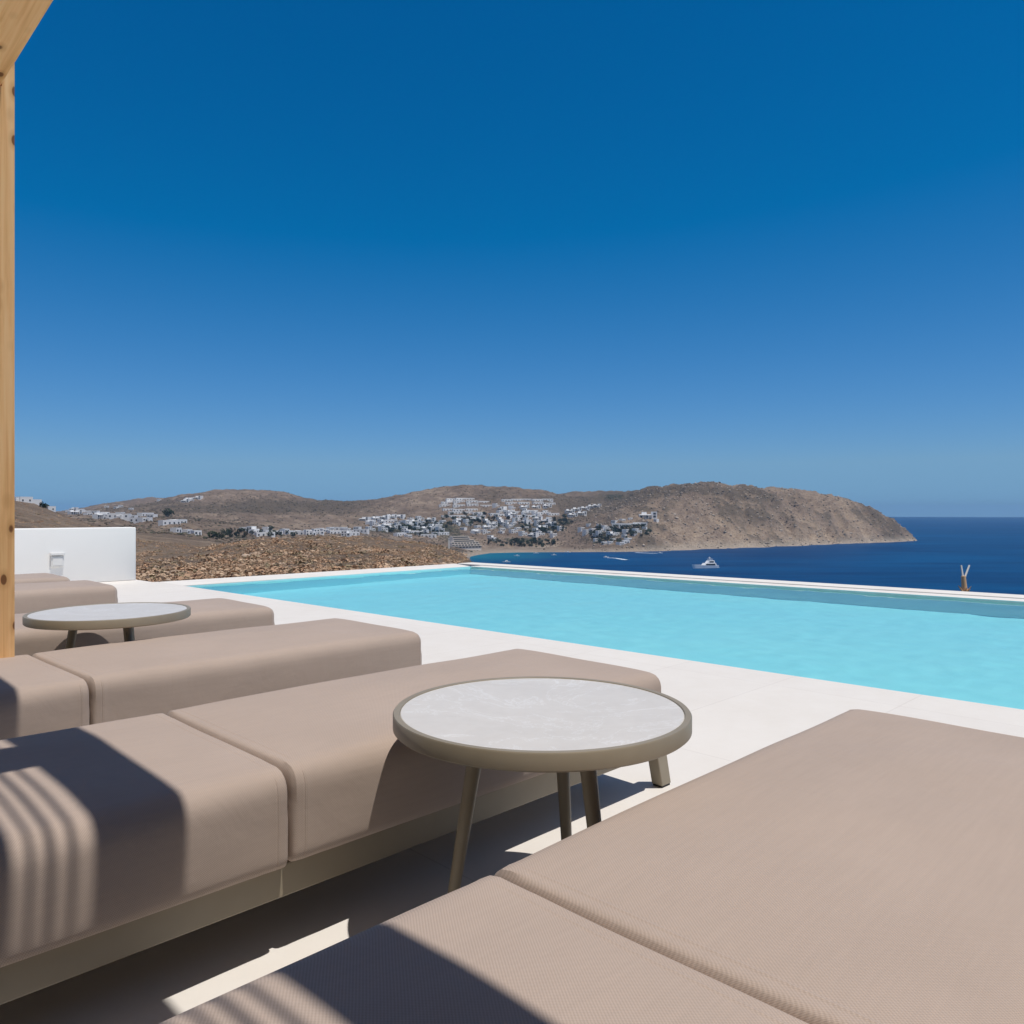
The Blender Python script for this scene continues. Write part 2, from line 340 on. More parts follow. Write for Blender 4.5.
far = {
 -700: [(600, 485), (1000, 512), (2000, 515), (3200, 517)],
    0: [(600, 506), (1000, 515), (1600, 517), (2200, 514), (3200, 513)],
   60: [(600, 521), (800, 524), (1000, 523), (1400, 518), (1800, 514), (2100, 512), (2600, 511), (3200, 514)],
  100: [(600, 531), (800, 527), (1000, 523), (1200, 520), (1400, 517), (1600, 514), (1800, 511), (2100, 508), (2600, 505.5), (3200, 504)],
  150: [(600, 533), (800, 529), (1000, 525), (1200, 520), (1400, 516), (1600, 512), (1800, 508), (2100, 504), (2600, 501), (3300, 496.5), (3800, 500)],
  180: [(600, 536), (800, 531), (1000, 526), (1200, 521), (1400, 516), (1600, 510), (1800, 504), (2100, 497), (2300, 494), (3300, 500)],
  215: [(600, 542), (800, 537), (1000, 532), (1200, 525), (1400, 518), (1600, 510), (1800, 501), (2100, 489), (2500, 494), (3200, 505)],
  245: [(600, 548), (800, 541), (1000, 536), (1200, 529), (1400, 520), (1600, 511), (1800, 501), (2100, 488.5), (2500, 494), (3200, 505)],
  283: [(600, 560), (800, 550), (1000, 543), (1200, 535), (1400, 526), (1600, 516), (1800, 504), (2100, 491), (2500, 496), (3200, 508)],
  305: [(600, 565), (800, 553), (1000, 545), (1200, 537), (1400, 528), (1600, 518), (1800, 509), (2100, 498), (2500, 501), (3200, 510)],
  345: [(600, 578), (800, 562), (1000, 550), (1200, 541), (1400, 532), (1600, 522), (1800, 512), (2100, 501.5), (2500, 506), (3200, 515)],
  375: [(600, 590), (800, 568), (1000, 554), (1200, 544), (1400, 535), (1600, 524), (1800, 513), (2100, 499.5), (2500, 506), (3200, 515)],
  405: [(600, 600), (800, 575), (1000, 558), (1200, 547), (1400, 537), (1600, 526), (1800, 513), (2100, 493), (2500, 501), (3200, 515)],
  435: [(600, 605), (800, 583), (1000, 565), (1200, 552), (1400, 541), (1600, 529), (1800, 512), (2100, 487), (2500, 497), (3200, 515)],
  465: [(600, 615), (800, 592), (1000, 575), (1200, 557.5), (1300, 552), (1400, 545), (1600, 532), (1800, 512), (2100, 484), (2500, 497), (3200, 515)],
  490: [(600, 630), (1000, 580), (1200, 562), (1340, 552.8), (1400, 549), (1600, 535), (1800, 515), (2100, 485.5), (2500, 500), (3200, 515)],
  520: [(600, 640), (1000, 585), (1200, 565), (1360, 552.3), (1420, 548), (1600, 536), (1800, 516), (2100, 487), (2500, 500), (3200, 515)],
  547: [(600, 640), (1000, 585), (1200, 565), (1365, 552.2), (1420, 548), (1600, 537), (1800, 518), (2100, 490), (2500, 497), (3200, 515)],
  575: [(600, 640), (1000, 585), (1200, 565), (1370, 552), (1420, 548), (1600, 536), (1800, 518), (2100, 500), (2450, 491), (3200, 515)],
  605: [(600, 640), (1000, 585), (1200, 565), (1375, 552), (1410, 545), (1500, 536), (1650, 524), (1800, 517), (2100, 505), (2450, 490.5), (3200, 510)],
  628: [(600, 640), (1000, 585), (1200, 565), (1385, 551.6), (1410, 544), (1500, 533), (1620, 518), (1800, 508), (2100, 500), (2450, 490), (3200, 515)],
  650: [(600, 640), (1000, 585), (1250, 565), (1398, 551.2), (1425, 540), (1500, 530), (1600, 518), (1800, 501), (2050, 491), (2350, 487), (3200, 515)],
  672: [(600, 640), (1000, 585), (1300, 562), (1430, 550.4), (1460, 540), (1540, 527), (1650, 512), (1800, 496), (2050, 484), (2400, 495), (3200, 525)],
  702: [(600, 640), (1000, 585), (1350, 560), (1484, 549), (1510, 540), (1580, 527), (1700, 506), (1850, 490), (1980, 481), (2200, 490), (3200, 540)],
  740: [(600, 640), (1000, 585), (1400, 558), (1535, 547.8), (1560, 540), (1630, 527), (1740, 507), (1870, 491), (1980, 483), (2200, 495), (3200, 545)],
  775: [(600, 640), (1000, 585), (1450, 556), (1600, 546.3), (1625, 540), (1690, 526), (1790, 508), (1900, 493), (2000, 486), (2200, 500), (3200, 545)],
  812: [(600, 640), (1000, 585), (1500, 555), (1670, 544.9), (1695, 539), (1760, 525), (1850, 508), (1950, 495), (2010, 490), (2200, 508), (3200, 545)],
  835: [(600, 640), (1000, 585), (1550, 553), (1725, 543.8), (1745, 538), (1800, 526), (1880, 511), (1960, 499), (2010, 495), (2200, 518), (3200, 545)],
  855: [(600, 640), (1000, 585), (1600, 552), (1760, 543.2), (1780, 537), (1830, 526), (1900, 513), (1960, 503), (2010, 501), (2200, 528), (3200, 545)],
  875: [(600, 640), (1000, 585), (1650, 551), (1800, 542.5), (1820, 537), (1860, 528), (1920, 516), (1970, 509), (2010, 509), (2150, 535), (3200, 545)],
  895: [(600, 640), (1000, 585), (1700, 550), (1840, 541.8), (1860, 537), (1900, 529), (1940, 521), (1980, 519), (2020, 523), (2120, 541), (3200, 545)],
  908: [(600, 640), (1000, 585), (1750, 550), (1880, 541.2), (1900, 537), (1930, 532), (1960, 531), (2000, 534), (2060, 542), (3200, 545)],
  917: [(600, 640), (1000, 585), (1800, 550), (1900, 541.5), (1925, 540), (1960, 541), (2060, 545), (3200, 545)],
  924: [(600, 640), (1000, 585), (1800, 552), (1950, 545), (2060, 546), (3200, 546)],
 1900: [(600, 660), (1000, 600), (1800, 560), (1950, 550), (3200, 548)]}
rows = np.concatenate([np.geomspace(8.5, 60, 60), np.geomspace(62, 450, 80), np.geomspace(465, 1250, 50), np.arange(1262, 2130, 7.5), np.arange(2145, 2700, 22), np.linspace(2730, 3900, 22)])
cols = np.concatenate([np.arange(-700, -20, 20), np.arange(-20, 960, 2.0), np.arange(960, 1901, 20)])
def colz(px):
    nk = sorted(near); z_n = []
    for k in range(len(KN)):
        z_n.append(np.interp(px, nk, [Zof(KN[k], near[q][k]) for q in nk]))
    return np.array(KN), np.array(z_n)
fk = sorted(far); far_z = {}
for q in fk:
    Yq = np.array([a for a, b in far[q]]); zq = np.array([Zof(a, b) for a, b in far[q]])
    far_z[q] = np.interp(rows, Yq, zq)
farA = np.array([far_z[q] for q in fk])
H = np.zeros((len(rows), len(cols)))
for j, px in enumerate(cols):
    Yn, zn = colz(px)
    za = np.interp(rows, Yn, zn)
    zf = np.array([np.interp(px, fk, farA[:, i]) for i in range(len(rows))])
    t = np.clip((rows - 450) / 150, 0, 1); t = t * t * (3 - 2 * t)
    H[:, j] = za * (1 - t) + zf * t
X = (cols[None, :] - CX) / F * rows[:, None]; Yg = np.repeat(rows[:, None], len(cols), 1)
# relief: gullies and boulders
def fbm_grid(X, Y, s, oct=5, seed=0.0, ridged=False):
    out = np.zeros_like(X); fl = out.ravel(); xs = X.ravel(); ys = Y.ravel()
    for i in range(len(fl)):
        p = Vector((xs[i] * s + seed, ys[i] * s - seed, seed * 0.37))
        fl[i] = mnoise.fractal(p, 0.85, 2.1, oct)
    return out
n_big = fbm_grid(X, Yg, 1 / 260.0, 5, 3.1); n_small = fbm_grid(X, Yg, 1 / 14.0, 3, 9.2); n_pat = fbm_grid(X, Yg * 0.7, 1 / 120.0, 4, 14.6); n_mid = fbm_grid(X * 1.0, Yg * 0.42, 1 / 52.0, 5, 5.7); head = np.clip(((cols - 600) / 60), 0, 1)[None, :] * np.ones_like(X)
land = np.clip((H - SEA) / 12, 0, 1)
fade = np.clip((Yg - 500) / 500, 0, 1)
edge = np.clip((Yg - 11) / 30, 0, 1)
# keep the skyline: less relief where the sheet peaks
crest = np.clip(1 - np.abs(H - H[Yg[:, 0] > 600].max(axis=0)[None, :]) / 14.0, 0, 1)
H += fade * land * (n_big * 8.0 * (1 - 0.8 * crest) - np.abs(n_mid) * (10.0 + 13.0 * head) * (1 - 0.55 * crest) + (2.0 + 3.0 * head) * (1 - crest) + n_small * (1.6 + 1.6 * head))
H += (1 - fade) * edge * (n_small * 0.30 + n_mid * 0.55) * np.clip(Yg / 60, 0.35, 2.0)
H = np.maximum(H, SEA - 8)
def ground(px, Y):
    j = np.clip(np.searchsorted(cols, px) - 1, 0, len(cols) - 2); i = np.clip(np.searchsorted(rows, Y) - 1, 0, len(rows) - 2)
    a = (px - cols[j]) / (cols[j + 1] - cols[j]); b = (Y - rows[i]) / (rows[i + 1] - rows[i])
    return (H[i, j] * (1 - a) + H[i, j + 1] * a) * (1 - b) + (H[i + 1, j] * (1 - a) + H[i + 1, j + 1] * a) * b
def ground_xy(x, y): return ground(CX + F * x / y, y)
def spot_on(px, y, ymin=430):
    """first point of the ground, going out along column px, that shows at picture height y"""
    j = np.searchsorted(cols, px); pr = HZ - (H[:, j] - EYE) * F / rows
    ok = np.where((rows > ymin) & (pr <= y))[0]
    i = ok[0] if len(ok) else np.argmin(np.where(rows > ymin, np.abs(pr - y), 1e9))
    Y = rows[i]; return ((px - CX) / F * Y, Y, H[i, j])
nr, ncl = H.shape
V = np.stack([X, Yg, H], -1).reshape(-1, 3)
idx = np.arange(nr * ncl).reshape(nr, ncl)
Fq = np.stack([idx[:-1, :-1], idx[:-1, 1:], idx[1:, 1:], idx[1:, :-1]], -1).reshape(-1, 4)
me = np_mesh("hillside", V, Fq, True)
PX = np.repeat(cols[None, :], nr, 0); PY = HZ - (H - EYE) * F / Yg
def blob(cx_, cy_, rx, ry): return np.exp(-(((PX - cx_) / rx) ** 2 + ((PY - cy_) / ry) ** 2))
scrub = 0.36 + 0.28 * n_big + 0.30 * np.clip(1 - 3.0 * np.abs(n_mid), 0, 1) * head + 0.32 * n_pat * (0.4 + 0.9 * head); green = np.zeros_like(PX); rock = np.zeros_like(PX)  # scrub cover, plus tone painted along headland relief lines for missing gully shading
isfar = (Yg > 600)
for a in ((600, 503, 22, 10), (575, 510, 20, 8), (630, 494, 25, 6), (560, 498, 30, 7), (200, 508, 90, 8), (300, 505, 60, 7)): scrub += 0.42 * blob(*a) * isfar
for a in ((615, 497, 30, 6), (520, 541, 40, 5), (545, 530, 22, 6), (600, 538, 25, 8), (385, 530, 60, 6), (455, 540, 20, 7), (565, 520, 14, 6), (500, 525, 40, 8), (640, 530, 25, 8), (240, 537, 30, 3), (430, 527, 30, 8)): green += 0.55 * blob(*a) * isfar
rock += np.clip((PX - 610) / 50, 0, 1) * isfar * (0.55 + 0.6 * np.clip((PY - 505) / 30, 0, 1))
rock += 0.35 * blob(230, 492, 50, 4) * isfar + 0.5 * np.clip(1 - (H - SEA) / 6, 0, 1) * isfar + 0.25 * (Yg < 450)
scrub += 0.30 * blob(720, 492, 70, 8) * isfar + 0.15 * blob(850, 515, 30, 8) * isfar - 0.22 * blob(740, 535, 90, 9) * isfar
scrub -= 0.35 * np.clip(1 - (H - SEA) / 6, 0, 1) * isfar
scrub -= 0.20 * (Yg < 450)
ca = me.color_attributes.new("cover", 'FLOAT_COLOR', 'POINT')
ca.data.foreach_set("color", np.stack([np.clip(scrub, 0, 1), np.clip(green, 0, 1), np.clip(rock, 0, 1), isfar * np.clip(1.15 - (H - SEA) / (5 + 9 * head) + 0.5 * n_mid, 0, 1)], -1).astype(np.float32).ravel())
tag(link("hillside", me, None, [M_GROUND]), "dry brown island hillside with rocky scrub running down to the bay", "hillside", None, "structure")

# sea
bm = bmesh.new(); rr = [0.0, 200, 600, 1500, 3500, 7000, 12600]
cen = bm.verts.new((0, 0, 0)); prev = None
for r in rr[1:]:
    ring = [bm.verts.new((r * math.cos(2 * math.pi * k / 160), r * math.sin(2 * math.pi * k / 160), 0)) for k in range(160)]
    for k in range(160):
        if prev is None: bm.faces.new([cen, ring[k], ring[(k + 1) % 160]])
        else: bm.faces.new([prev[k], ring[k], ring[(k + 1) % 160], prev[(k + 1) % 160]])
    prev = ring
tag(link("sea", bm_mesh("sea", bm), None, [M_SEA], loc=(0, 0, SEA)), "deep blue sea filling the bay out to the horizon", "sea", None, "structure")

# dry scrub and stones of the near slope: uncountable ground cover
def icos(sub):
    b = bmesh.new(); bmesh.ops.create_icosphere(b, subdivisions=sub, radius=1.0)
    b.verts.ensure_lookup_table(); vv = np.array([x.co[:] for x in b.verts]); ff = np.array([[q.index for q in p.verts] for p in b.faces]); b.free(); return vv, ff
def scatter(name, n, fn_place, fn_size, flat, tints, jit, sub, label, cat):
    vv, ff = icos(sub); nv = len(vv); AV = []; AF = []; AC = []; k = 0
    protos = [vv * (1 + rng.normal(0, jit, (nv, 1))) for _ in range(12)]
    while k < n:
        x, y, z = fn_place()
        s = fn_size(y); a = rng.uniform(0, 6.28); p = protos[rng.integers(12)]
        q = p * np.array([s * rng.uniform(.7, 1.35), s * rng.uniform(.7, 1.35), s * flat * rng.uniform(.6, 1.3)])
        ca_, sa_ = math.cos(a), math.sin(a)
        q = np.stack([q[:, 0] * ca_ - q[:, 1] * sa_ + x, q[:, 0] * sa_ + q[:, 1] * ca_ + y, q[:, 2] + z + s * flat * 0.25], -1)
        AV.append(q); AF.append(ff + k * nv)
        t = np.array(tints[rng.integers(len(tints))]) * rng.uniform(.7, 1.3)
        AC.append(np.repeat(np.append(t, 1)[None], nv, 0)); k += 1
    me = np_mesh(name, np.concatenate(AV), np.concatenate(AF), False)
    c = me.color_attributes.new("tint", 'FLOAT_COLOR', 'POINT'); c.data.foreach_set("color", np.concatenate(AC).astype(np.float32).ravel())
    return tag(link(name, me, None, [M_SCRUB]), label, cat, None, "stuff")
def place_near():
    while True:
        px = rng.uniform(-60, 500); Y = math.exp(rng.uniform(math.log(14), math.log(470 if px < 110 else 260)))
        x = (px - CX) / F * Y; u_, v_ = (x + Y) * .7071, (Y - x) * .7071
        if u_ < 9.6 and v_ < 10.8: continue
        pt = mnoise.noise(Vector((x / 5.5, Y / 9.0, 2.2))) + 0.6 * mnoise.noise(Vector((x / 1.7, Y / 2.6, 7.7)))
        if rng.random() > 0.85 + 1.2 * pt: continue
        return x, Y, ground(px, Y)
def twigs(nq):
    V_ = []; F_ = []
    for k in range(nq):
        d = rng.normal(0, 1, 3); d /= np.linalg.norm(d); d[2] = abs(d[2]); r_ = rng.uniform(.45, 1.0)
        c = d * r_; a = rng.normal(0, 1, 3); a /= np.linalg.norm(a); b = np.cross(a, d); b /= (np.linalg.norm(b) + 1e-6); sz = rng.uniform(.10, .24)
        V_ += [c - a * sz, c + b * sz * .7, c + a * sz, c - b * sz * .7]; F_.append([4 * k, 4 * k + 1, 4 * k + 2, 4 * k + 3])
    return np.array(V_), np.array(F_)
TW = [twigs(42) for _ in range(10)]
def scatter_twigs(name, n, place, size, tints, label):
    AV, AF, AC = [], [], []; off = 0
    for k in range(n):
        x, y, z = place(); s_ = size(y); vv, ff = TW[rng.integers(10)]; a = rng.uniform(0, 6.28); ca_, sa_ = math.cos(a), math.sin(a)
        q_ = vv * np.array([s_ * rng.uniform(.8, 1.3), s_ * rng.uniform(.8, 1.3), s_ * rng.uniform(.35, .7)])
        AV.append(np.stack([q_[:, 0] * ca_ - q_[:, 1] * sa_ + x, q_[:, 0] * sa_ + q_[:, 1] * ca_ + y, q_[:, 2] + z - .05 * s_], -1)); AF.append(ff + off); off += len(vv)
        t = np.array(tints[rng.integers(len(tints))]) * rng.uniform(.85, 1.15); AC.append(np.repeat(np.append(t, 1)[None], len(vv), 0))
    me = np_mesh(name, np.concatenate(AV), np.concatenate(AF), False)
    c = me.color_attributes.new("tint", 'FLOAT_COLOR', 'POINT'); c.data.foreach_set("color", np.concatenate(AC).astype(np.float32).ravel())
    return tag(link(name, me, None, [M_SCRUB]), label, "scrub", None, "stuff")
scatter_twigs("dry_scrub", 23000, place_near, lambda y: (rng.uniform(.06, .19) if rng.random() < .92 else rng.uniform(.22, .45)) * (1 + y / 190),
        [(.46, .30, .20), (.49, .335, .225), (.42, .265, .17), (.38, .265, .18), (.51, .37, .26), (.26, .21, .135)], "dry tan brown scrub covering the slope beyond the pool")
scatter("scree", 3000, place_near, lambda y: (rng.uniform(.03, .11) if rng.random() < .99 else rng.uniform(.15, .28)) * (1 + y / 170), 0.55,
        [(.44, .335, .25), (.40, .30, .225), (.48, .37, .285), (.33, .245, .18)], 0.2, 1,
        "pale loose stones lying among the dry scrub on the slope", "stones")
def place_far():
    while True:
        px = rng.uniform(20, 925); Y = rng.uniform(600, 2250)
        j = np.clip(np.searchsorted(cols, px), 1, len(cols) - 1); i = np.clip(np.searchsorted(rows, Y), 1, len(rows) - 1)
        if H[i, j] < SEA + 3 or rng.random() > (scrub[i, j] + green[i, j]) * (1.1 - .6 * head[i, j]): continue
        return (px - CX) / F * Y, Y, ground(px, Y)
scatter("shrubland", 13000, place_far, lambda y: rng.uniform(.5, 1.9), 0.7,
        [(.105, .095, .07), (.14, .115, .085), (.085, .088, .06), (.17, .135, .10), (.125, .105, .078)], 0.25, 1,
        "low dark shrubs dotted over the hills across the bay", "shrubs")
def place_rock():
    while True:
        px = rng.uniform(590, 918); Y = rng.uniform(1380, 2050); h_ = ground(px, Y)
        if h_ < SEA + .5: continue
        return (px - CX) / F * Y, Y, h_
scatter("outcrops", 1500, place_rock, lambda y: rng.uniform(.8, 3.0), 0.8,
        [(.38, .32, .26), (.33, .275, .22), (.43, .365, .30), (.26, .215, .175)], 0.25, 1,
        "pale weathered rock outcrops on the headland", "rocks")

# ------------------------------------------------------------------ terrace, pool, wall  (u along the loungers, v across: both at 45 degrees)
def near_u(v): return 3.64 + (8.98 - v) * 0.0337
def far_u(v): return 8.13 + (9.06 - v) * 0.0727
VR = -7.0
def uvobj(name, bm, mats, parent=None, bevel=0.0, seg=2, smooth=False):
    return link(name, bm_mesh(name, bm, smooth, bevel, seg), parent, mats, 0.0 if parent else R45)
bm = bmesh.new()
add_prism(bm, [(-6, VR), (near_u(VR), VR), (near_u(9.0), 9.0), (near_u(9.0), 9.72), (3.56, 9.74), (3.54, 10.45), (-6, 10.45)], -0.9, 0.0)
tag(uvobj("pool_deck", bm, [M_DECK], bevel=0.006), "pale stone tiled pool deck", "deck", None, "structure")

pool = empty("infinity_pool", "long turquoise infinity pool with white coping overlooking the sea", "pool", (0, 0, 0), R45)
bm = bmesh.new()
def quad(z, e=0.0): return [(near_u(VR), VR), (far_u(VR), VR), (far_u(9.06), 9.06), (near_u(8.98), 8.98)]
q0 = quad(0)
lo = [bm.verts.new((x, y, -0.82)) for x, y in q0]; hi = [bm.verts.new((x, y, -0.004)) for x, y in q0]
bm.faces.new(lo)
for i in range(4): bm.faces.new([lo[i], hi[i], hi[(i + 1) % 4], lo[(i + 1) % 4]])
me = bpy.data.meshes.new("basin"); bm.to_mesh(me); bm.free(); bas = link("basin", me, pool, [M_BASIN]); bas.cycles.is_caustics_receiver = True
bm = bmesh.new()
nu_, nv_ = 110, 340; gv = []
for i in range(nu_ + 1):
    for j in range(nv_ + 1):
        vv_ = VR + (9.02 - VR) * j / nv_; uu = near_u(vv_) + (far_u(vv_) - near_u(vv_)) * i / nu_
        gv.append(bm.verts.new((uu, vv_, -0.022 + 0.0032 * mnoise.fractal(Vector((uu * 2.4, vv_ * 3.0, 0.4)), 0.9, 2.2, 3))))
for i in range(nu_):
    for j in range(nv_):
        a = i * (nv_ + 1) + j; bm.faces.new([gv[a], gv[a + nv_ + 1], gv[a + nv_ + 2], gv[a + 1]])
bm.normal_update()
if sum(f_.normal.z for f_ in bm.faces) < 0: bmesh.ops.reverse_faces(bm, faces=bm.faces[:])
me = bpy.data.meshes.new("water"); bm.to_mesh(me); bm.free()
for p in me.polygons: p.use_smooth = True
wat = link("water", me, pool, [M_WATER]); wat.cycles.is_caustics_caster = True
bm = bmesh.new(); add_prism(bm, [(near_u(9.0) + 0.002, 9.06), (far_u(9.06), 9.06), (far_u(9.06) + 0.25, 9.70), (near_u(9.0) + 0.002, 9.72)], -3.2, 0.0)
link("side_coping", bm_mesh("side_coping", bm, False, 0.008), pool, [M_COPE])
bm = bmesh.new(); add_prism(bm, [(far_u(VR), VR), (far_u(VR) + .24, VR), (far_u(9.06) + .24, 9.058), (far_u(9.06), 9.058)], -3.2, 0.0)
link("overflow_lip", bm_mesh("overflow_lip", bm, False, 0.008), pool, [M_COPE])
bm = bmesh.new(); add_prism(bm, [(far_u(VR) + .29, VR), (far_u(VR) + .62, VR), (far_u(9.06) + .62, 9.69), (far_u(9.06) + .29, 9.69)], -4.5, 0.004)
link("outer_coping", bm_mesh("outer_coping", bm, False, 0.01), pool, [M_COPE])
bm = bmesh.new(); add_prism(bm, [(far_u(VR) + .242, VR), (far_u(VR) + .288, VR), (far_u(9.06) + .288, 9.05), (far_u(9.06) + .242, 9.05)], -3.2, -0.03)
link("overflow_channel", bm_mesh("overflow_channel", bm), pool, [M_STONEWALL])

wall = empty("garden_wall", "low white plastered wall closing the deck behind the loungers", "wall", (0, 0, 0), R45)
bm = bmesh.new(); add_box(bm, -6, 3.52, 10.15, 10.42, 0.002, 0.66)
link("wall_body", bm_mesh("wall_body", bm, True, 0.012, 3), wall, [M_PLASTER])
bm = bmesh.new(); add_box(bm, 2.575, 2.705, 10.118, 10.149, 0.215, 0.335); add_box(bm, 2.588, 2.692, 10.112, 10.1185, 0.228, 0.322)
sb = link("socket_box", bm_mesh("socket_box", bm, False, 0.003), wall, [M_PLASTIC])
bm = bmesh.new(); add_box(bm, 2.565, 2.715, 10.10, 10.149, 0.345, 0.375)
link("rain_lid", bm_mesh("rain_lid", bm, False, 0.004), sb, [M_PLASTIC])

# added villa walls, out of view, blocking sky light to deepen the shade
vil = empty("sky_blocker_villa", "unseen stone walls added behind the pergola to block sky light", "villa", (0, 0, 0), R45)
bm = bmesh.new(); add_box(bm, -3.3, -2.9, -2.6, 8.0, 0.002, 3.1); add_box(bm, -2.898, 3.3, -2.6, -2.2, 0.002, 2.9)
link("wall_body", bm_mesh("wall_body", bm, False, 0.01), vil, [M_DARKSTONE])
for v0 in (-0.9, 2.1, 5.1):
    bm = bmesh.new(); add_box(bm, -2.898, -2.86, v0, v0 + 1.9, 0.05, 2.25); dr = link("added_glass_door", bm_mesh("added_glass_door", bm), vil, [M_GLASS])
    bm = bmesh.new(); add_box(bm, -2.858, -2.84, v0 + .92, v0 + .98, 0.05, 2.25); link("door_frame", bm_mesh("door_frame", bm), dr, [M_PLASTIC])

# ------------------------------------------------------------------ loungers
def cushion(name, u0, u1, v0, v1, z0, z1, seed, r_end0=0.022, r_end1=0.022):
    a, b, c = (u1 - u0) / 2, (v1 - v0) / 2, (z1 - z0) / 2
    nu = max(24, int((u1 - u0) / 0.03)); nv = 26; nz = 12
    def axis(n, h, r):      # denser near the ends
        t = np.linspace(-1, 1, n + 1); core = np.sign(t) * np.abs(t) ** 0.8
        return core * h
    U, Vv, Zz = axis(nu, a, 0), axis(nv, b, 0), axis(nz, c, 0)
    CD = 0.027                       # the sewn cord runs this far from each end
    extra = [sg * (a - CD + d) for sg in (-1, 1) for d in (-.0062, -.0032, -.0016, 0, .0016, .0032, .0062)] + [sg * (a - e) for sg in (-1, 1) for e in (0.004, 0.009, 0.014)]
    keep = [q for q in U if all(abs(abs(q) - (a - CD)) > .008 or False for _ in (0,))]
    U = np.array(sorted(list(keep) + extra)); nu = len(U) - 1
    bm = bmesh.new(); vid = {}
    def shape(x, y, z):
        x0_ = x
        sv = min(1.0, max(0.0, (abs(y) - (b - .10)) / .06)); sv = sv * sv * (3 - 2 * sv)
        rz = (0.013 + 0.029 * sv if abs(x) > a - .06 else 0.042) if z > 0 else 0.02; rv = 0.038 if z > 0 else 0.022
        re = r_end1 if x > 0 else r_end0; rzz = rz
        def rnd(p, h, r): # signed amount inside the rounding band, 0..1
            d = abs(p) - (h - r); return max(0.0, d) / r
        e = rnd(x, a, re); f_ = rnd(y, b, rv); k = rnd(z, c, rz)
        n_ = math.sqrt(e * e + f_ * f_ + k * k); mx_ = max(e, f_, k)
        if n_ > 1e-9:
            s = mx_ / n_
            if e: x = math.copysign(a - re + e * s * re, x)
            if f_: y = math.copysign(b - rv + f_ * s * rv, y)
            if k: z = math.copysign(c - rz + k * s * rz, z)
        px_ = 1 - min(1, abs(x / a)) ** 4; py_ = 1 - min(1, abs(y / b)) ** 3; pz_ = 1 - min(1, abs(z / c)) ** 2
        if z > 0: z += 0.010 * px_ * py_ + 0.006 * px_ * py_ * mnoise.noise(Vector((x * 4 + seed, y * 5, seed)))
        y += math.copysign(0.007, y) * px_ * pz_ * min(1, abs(y / b)) ** 6
        wz = mnoise.noise(Vector((x * 7 + seed, z * 9, y * 3))) * 0.0012
        y += math.copysign(1, y) * wz * min(1, abs(y / b)) ** 8
        pk = max(0.0, 1 - (a - abs(x)) / 0.16) * min(1, abs(y / b)) ** 6
        y += math.copysign(0.0016, y) * pk * mnoise.noise(Vector((x * 38 + seed, z * 5, seed)))
        x += math.copysign(0.006, x) * pz_ * py_ * min(1, abs(x / a)) ** 8
        dc = abs(abs(x0_) - (a - CD)); cord = 0.0016 * math.exp(-(dc / .0017) ** 2) - 0.0012 * math.exp(-((dc - .0042) / .0022) ** 2)
        if z > 0.6 * c and abs(y) < b - .05: z += cord * 0.45
        y += math.copysign(cord, y) * (abs(y) > b - .06)
        z += 0.003 * mnoise.noise(Vector((x * 3.1, y * 3.7 + seed, 4.4))) * (z > -c * .9)
        return (x + (u0 + u1) / 2, y + (v0 + v1) / 2, z + (z0 + z1) / 2)
    def vert(i, j, k):
        key = (i, j, k)
        if key not in vid: vid[key] = bm.verts.new(shape(U[i], Vv[j], Zz[k]))
        return vid[key]
    for k in (0, nz):
        for i in range(nu):
            for j in range(nv): bm.faces.new([vert(i, j, k), vert(i + 1, j, k), vert(i + 1, j + 1, k), vert(i, j + 1, k)])
    for j in (0, nv):
        for i in range(nu):
            for k in range(nz): bm.faces.new([vert(i, j, k), vert(i + 1, j, k), vert(i + 1, j, k + 1), vert(i, j, k + 1)])
    for i in (0, nu):
        for j in range(nv):
            for k in range(nz): bm.faces.new([vert(i, j, k), vert(i, j + 1, k), vert(i, j + 1, k + 1), vert(i, j, k + 1)])
    return bm_mesh(name, bm, True)

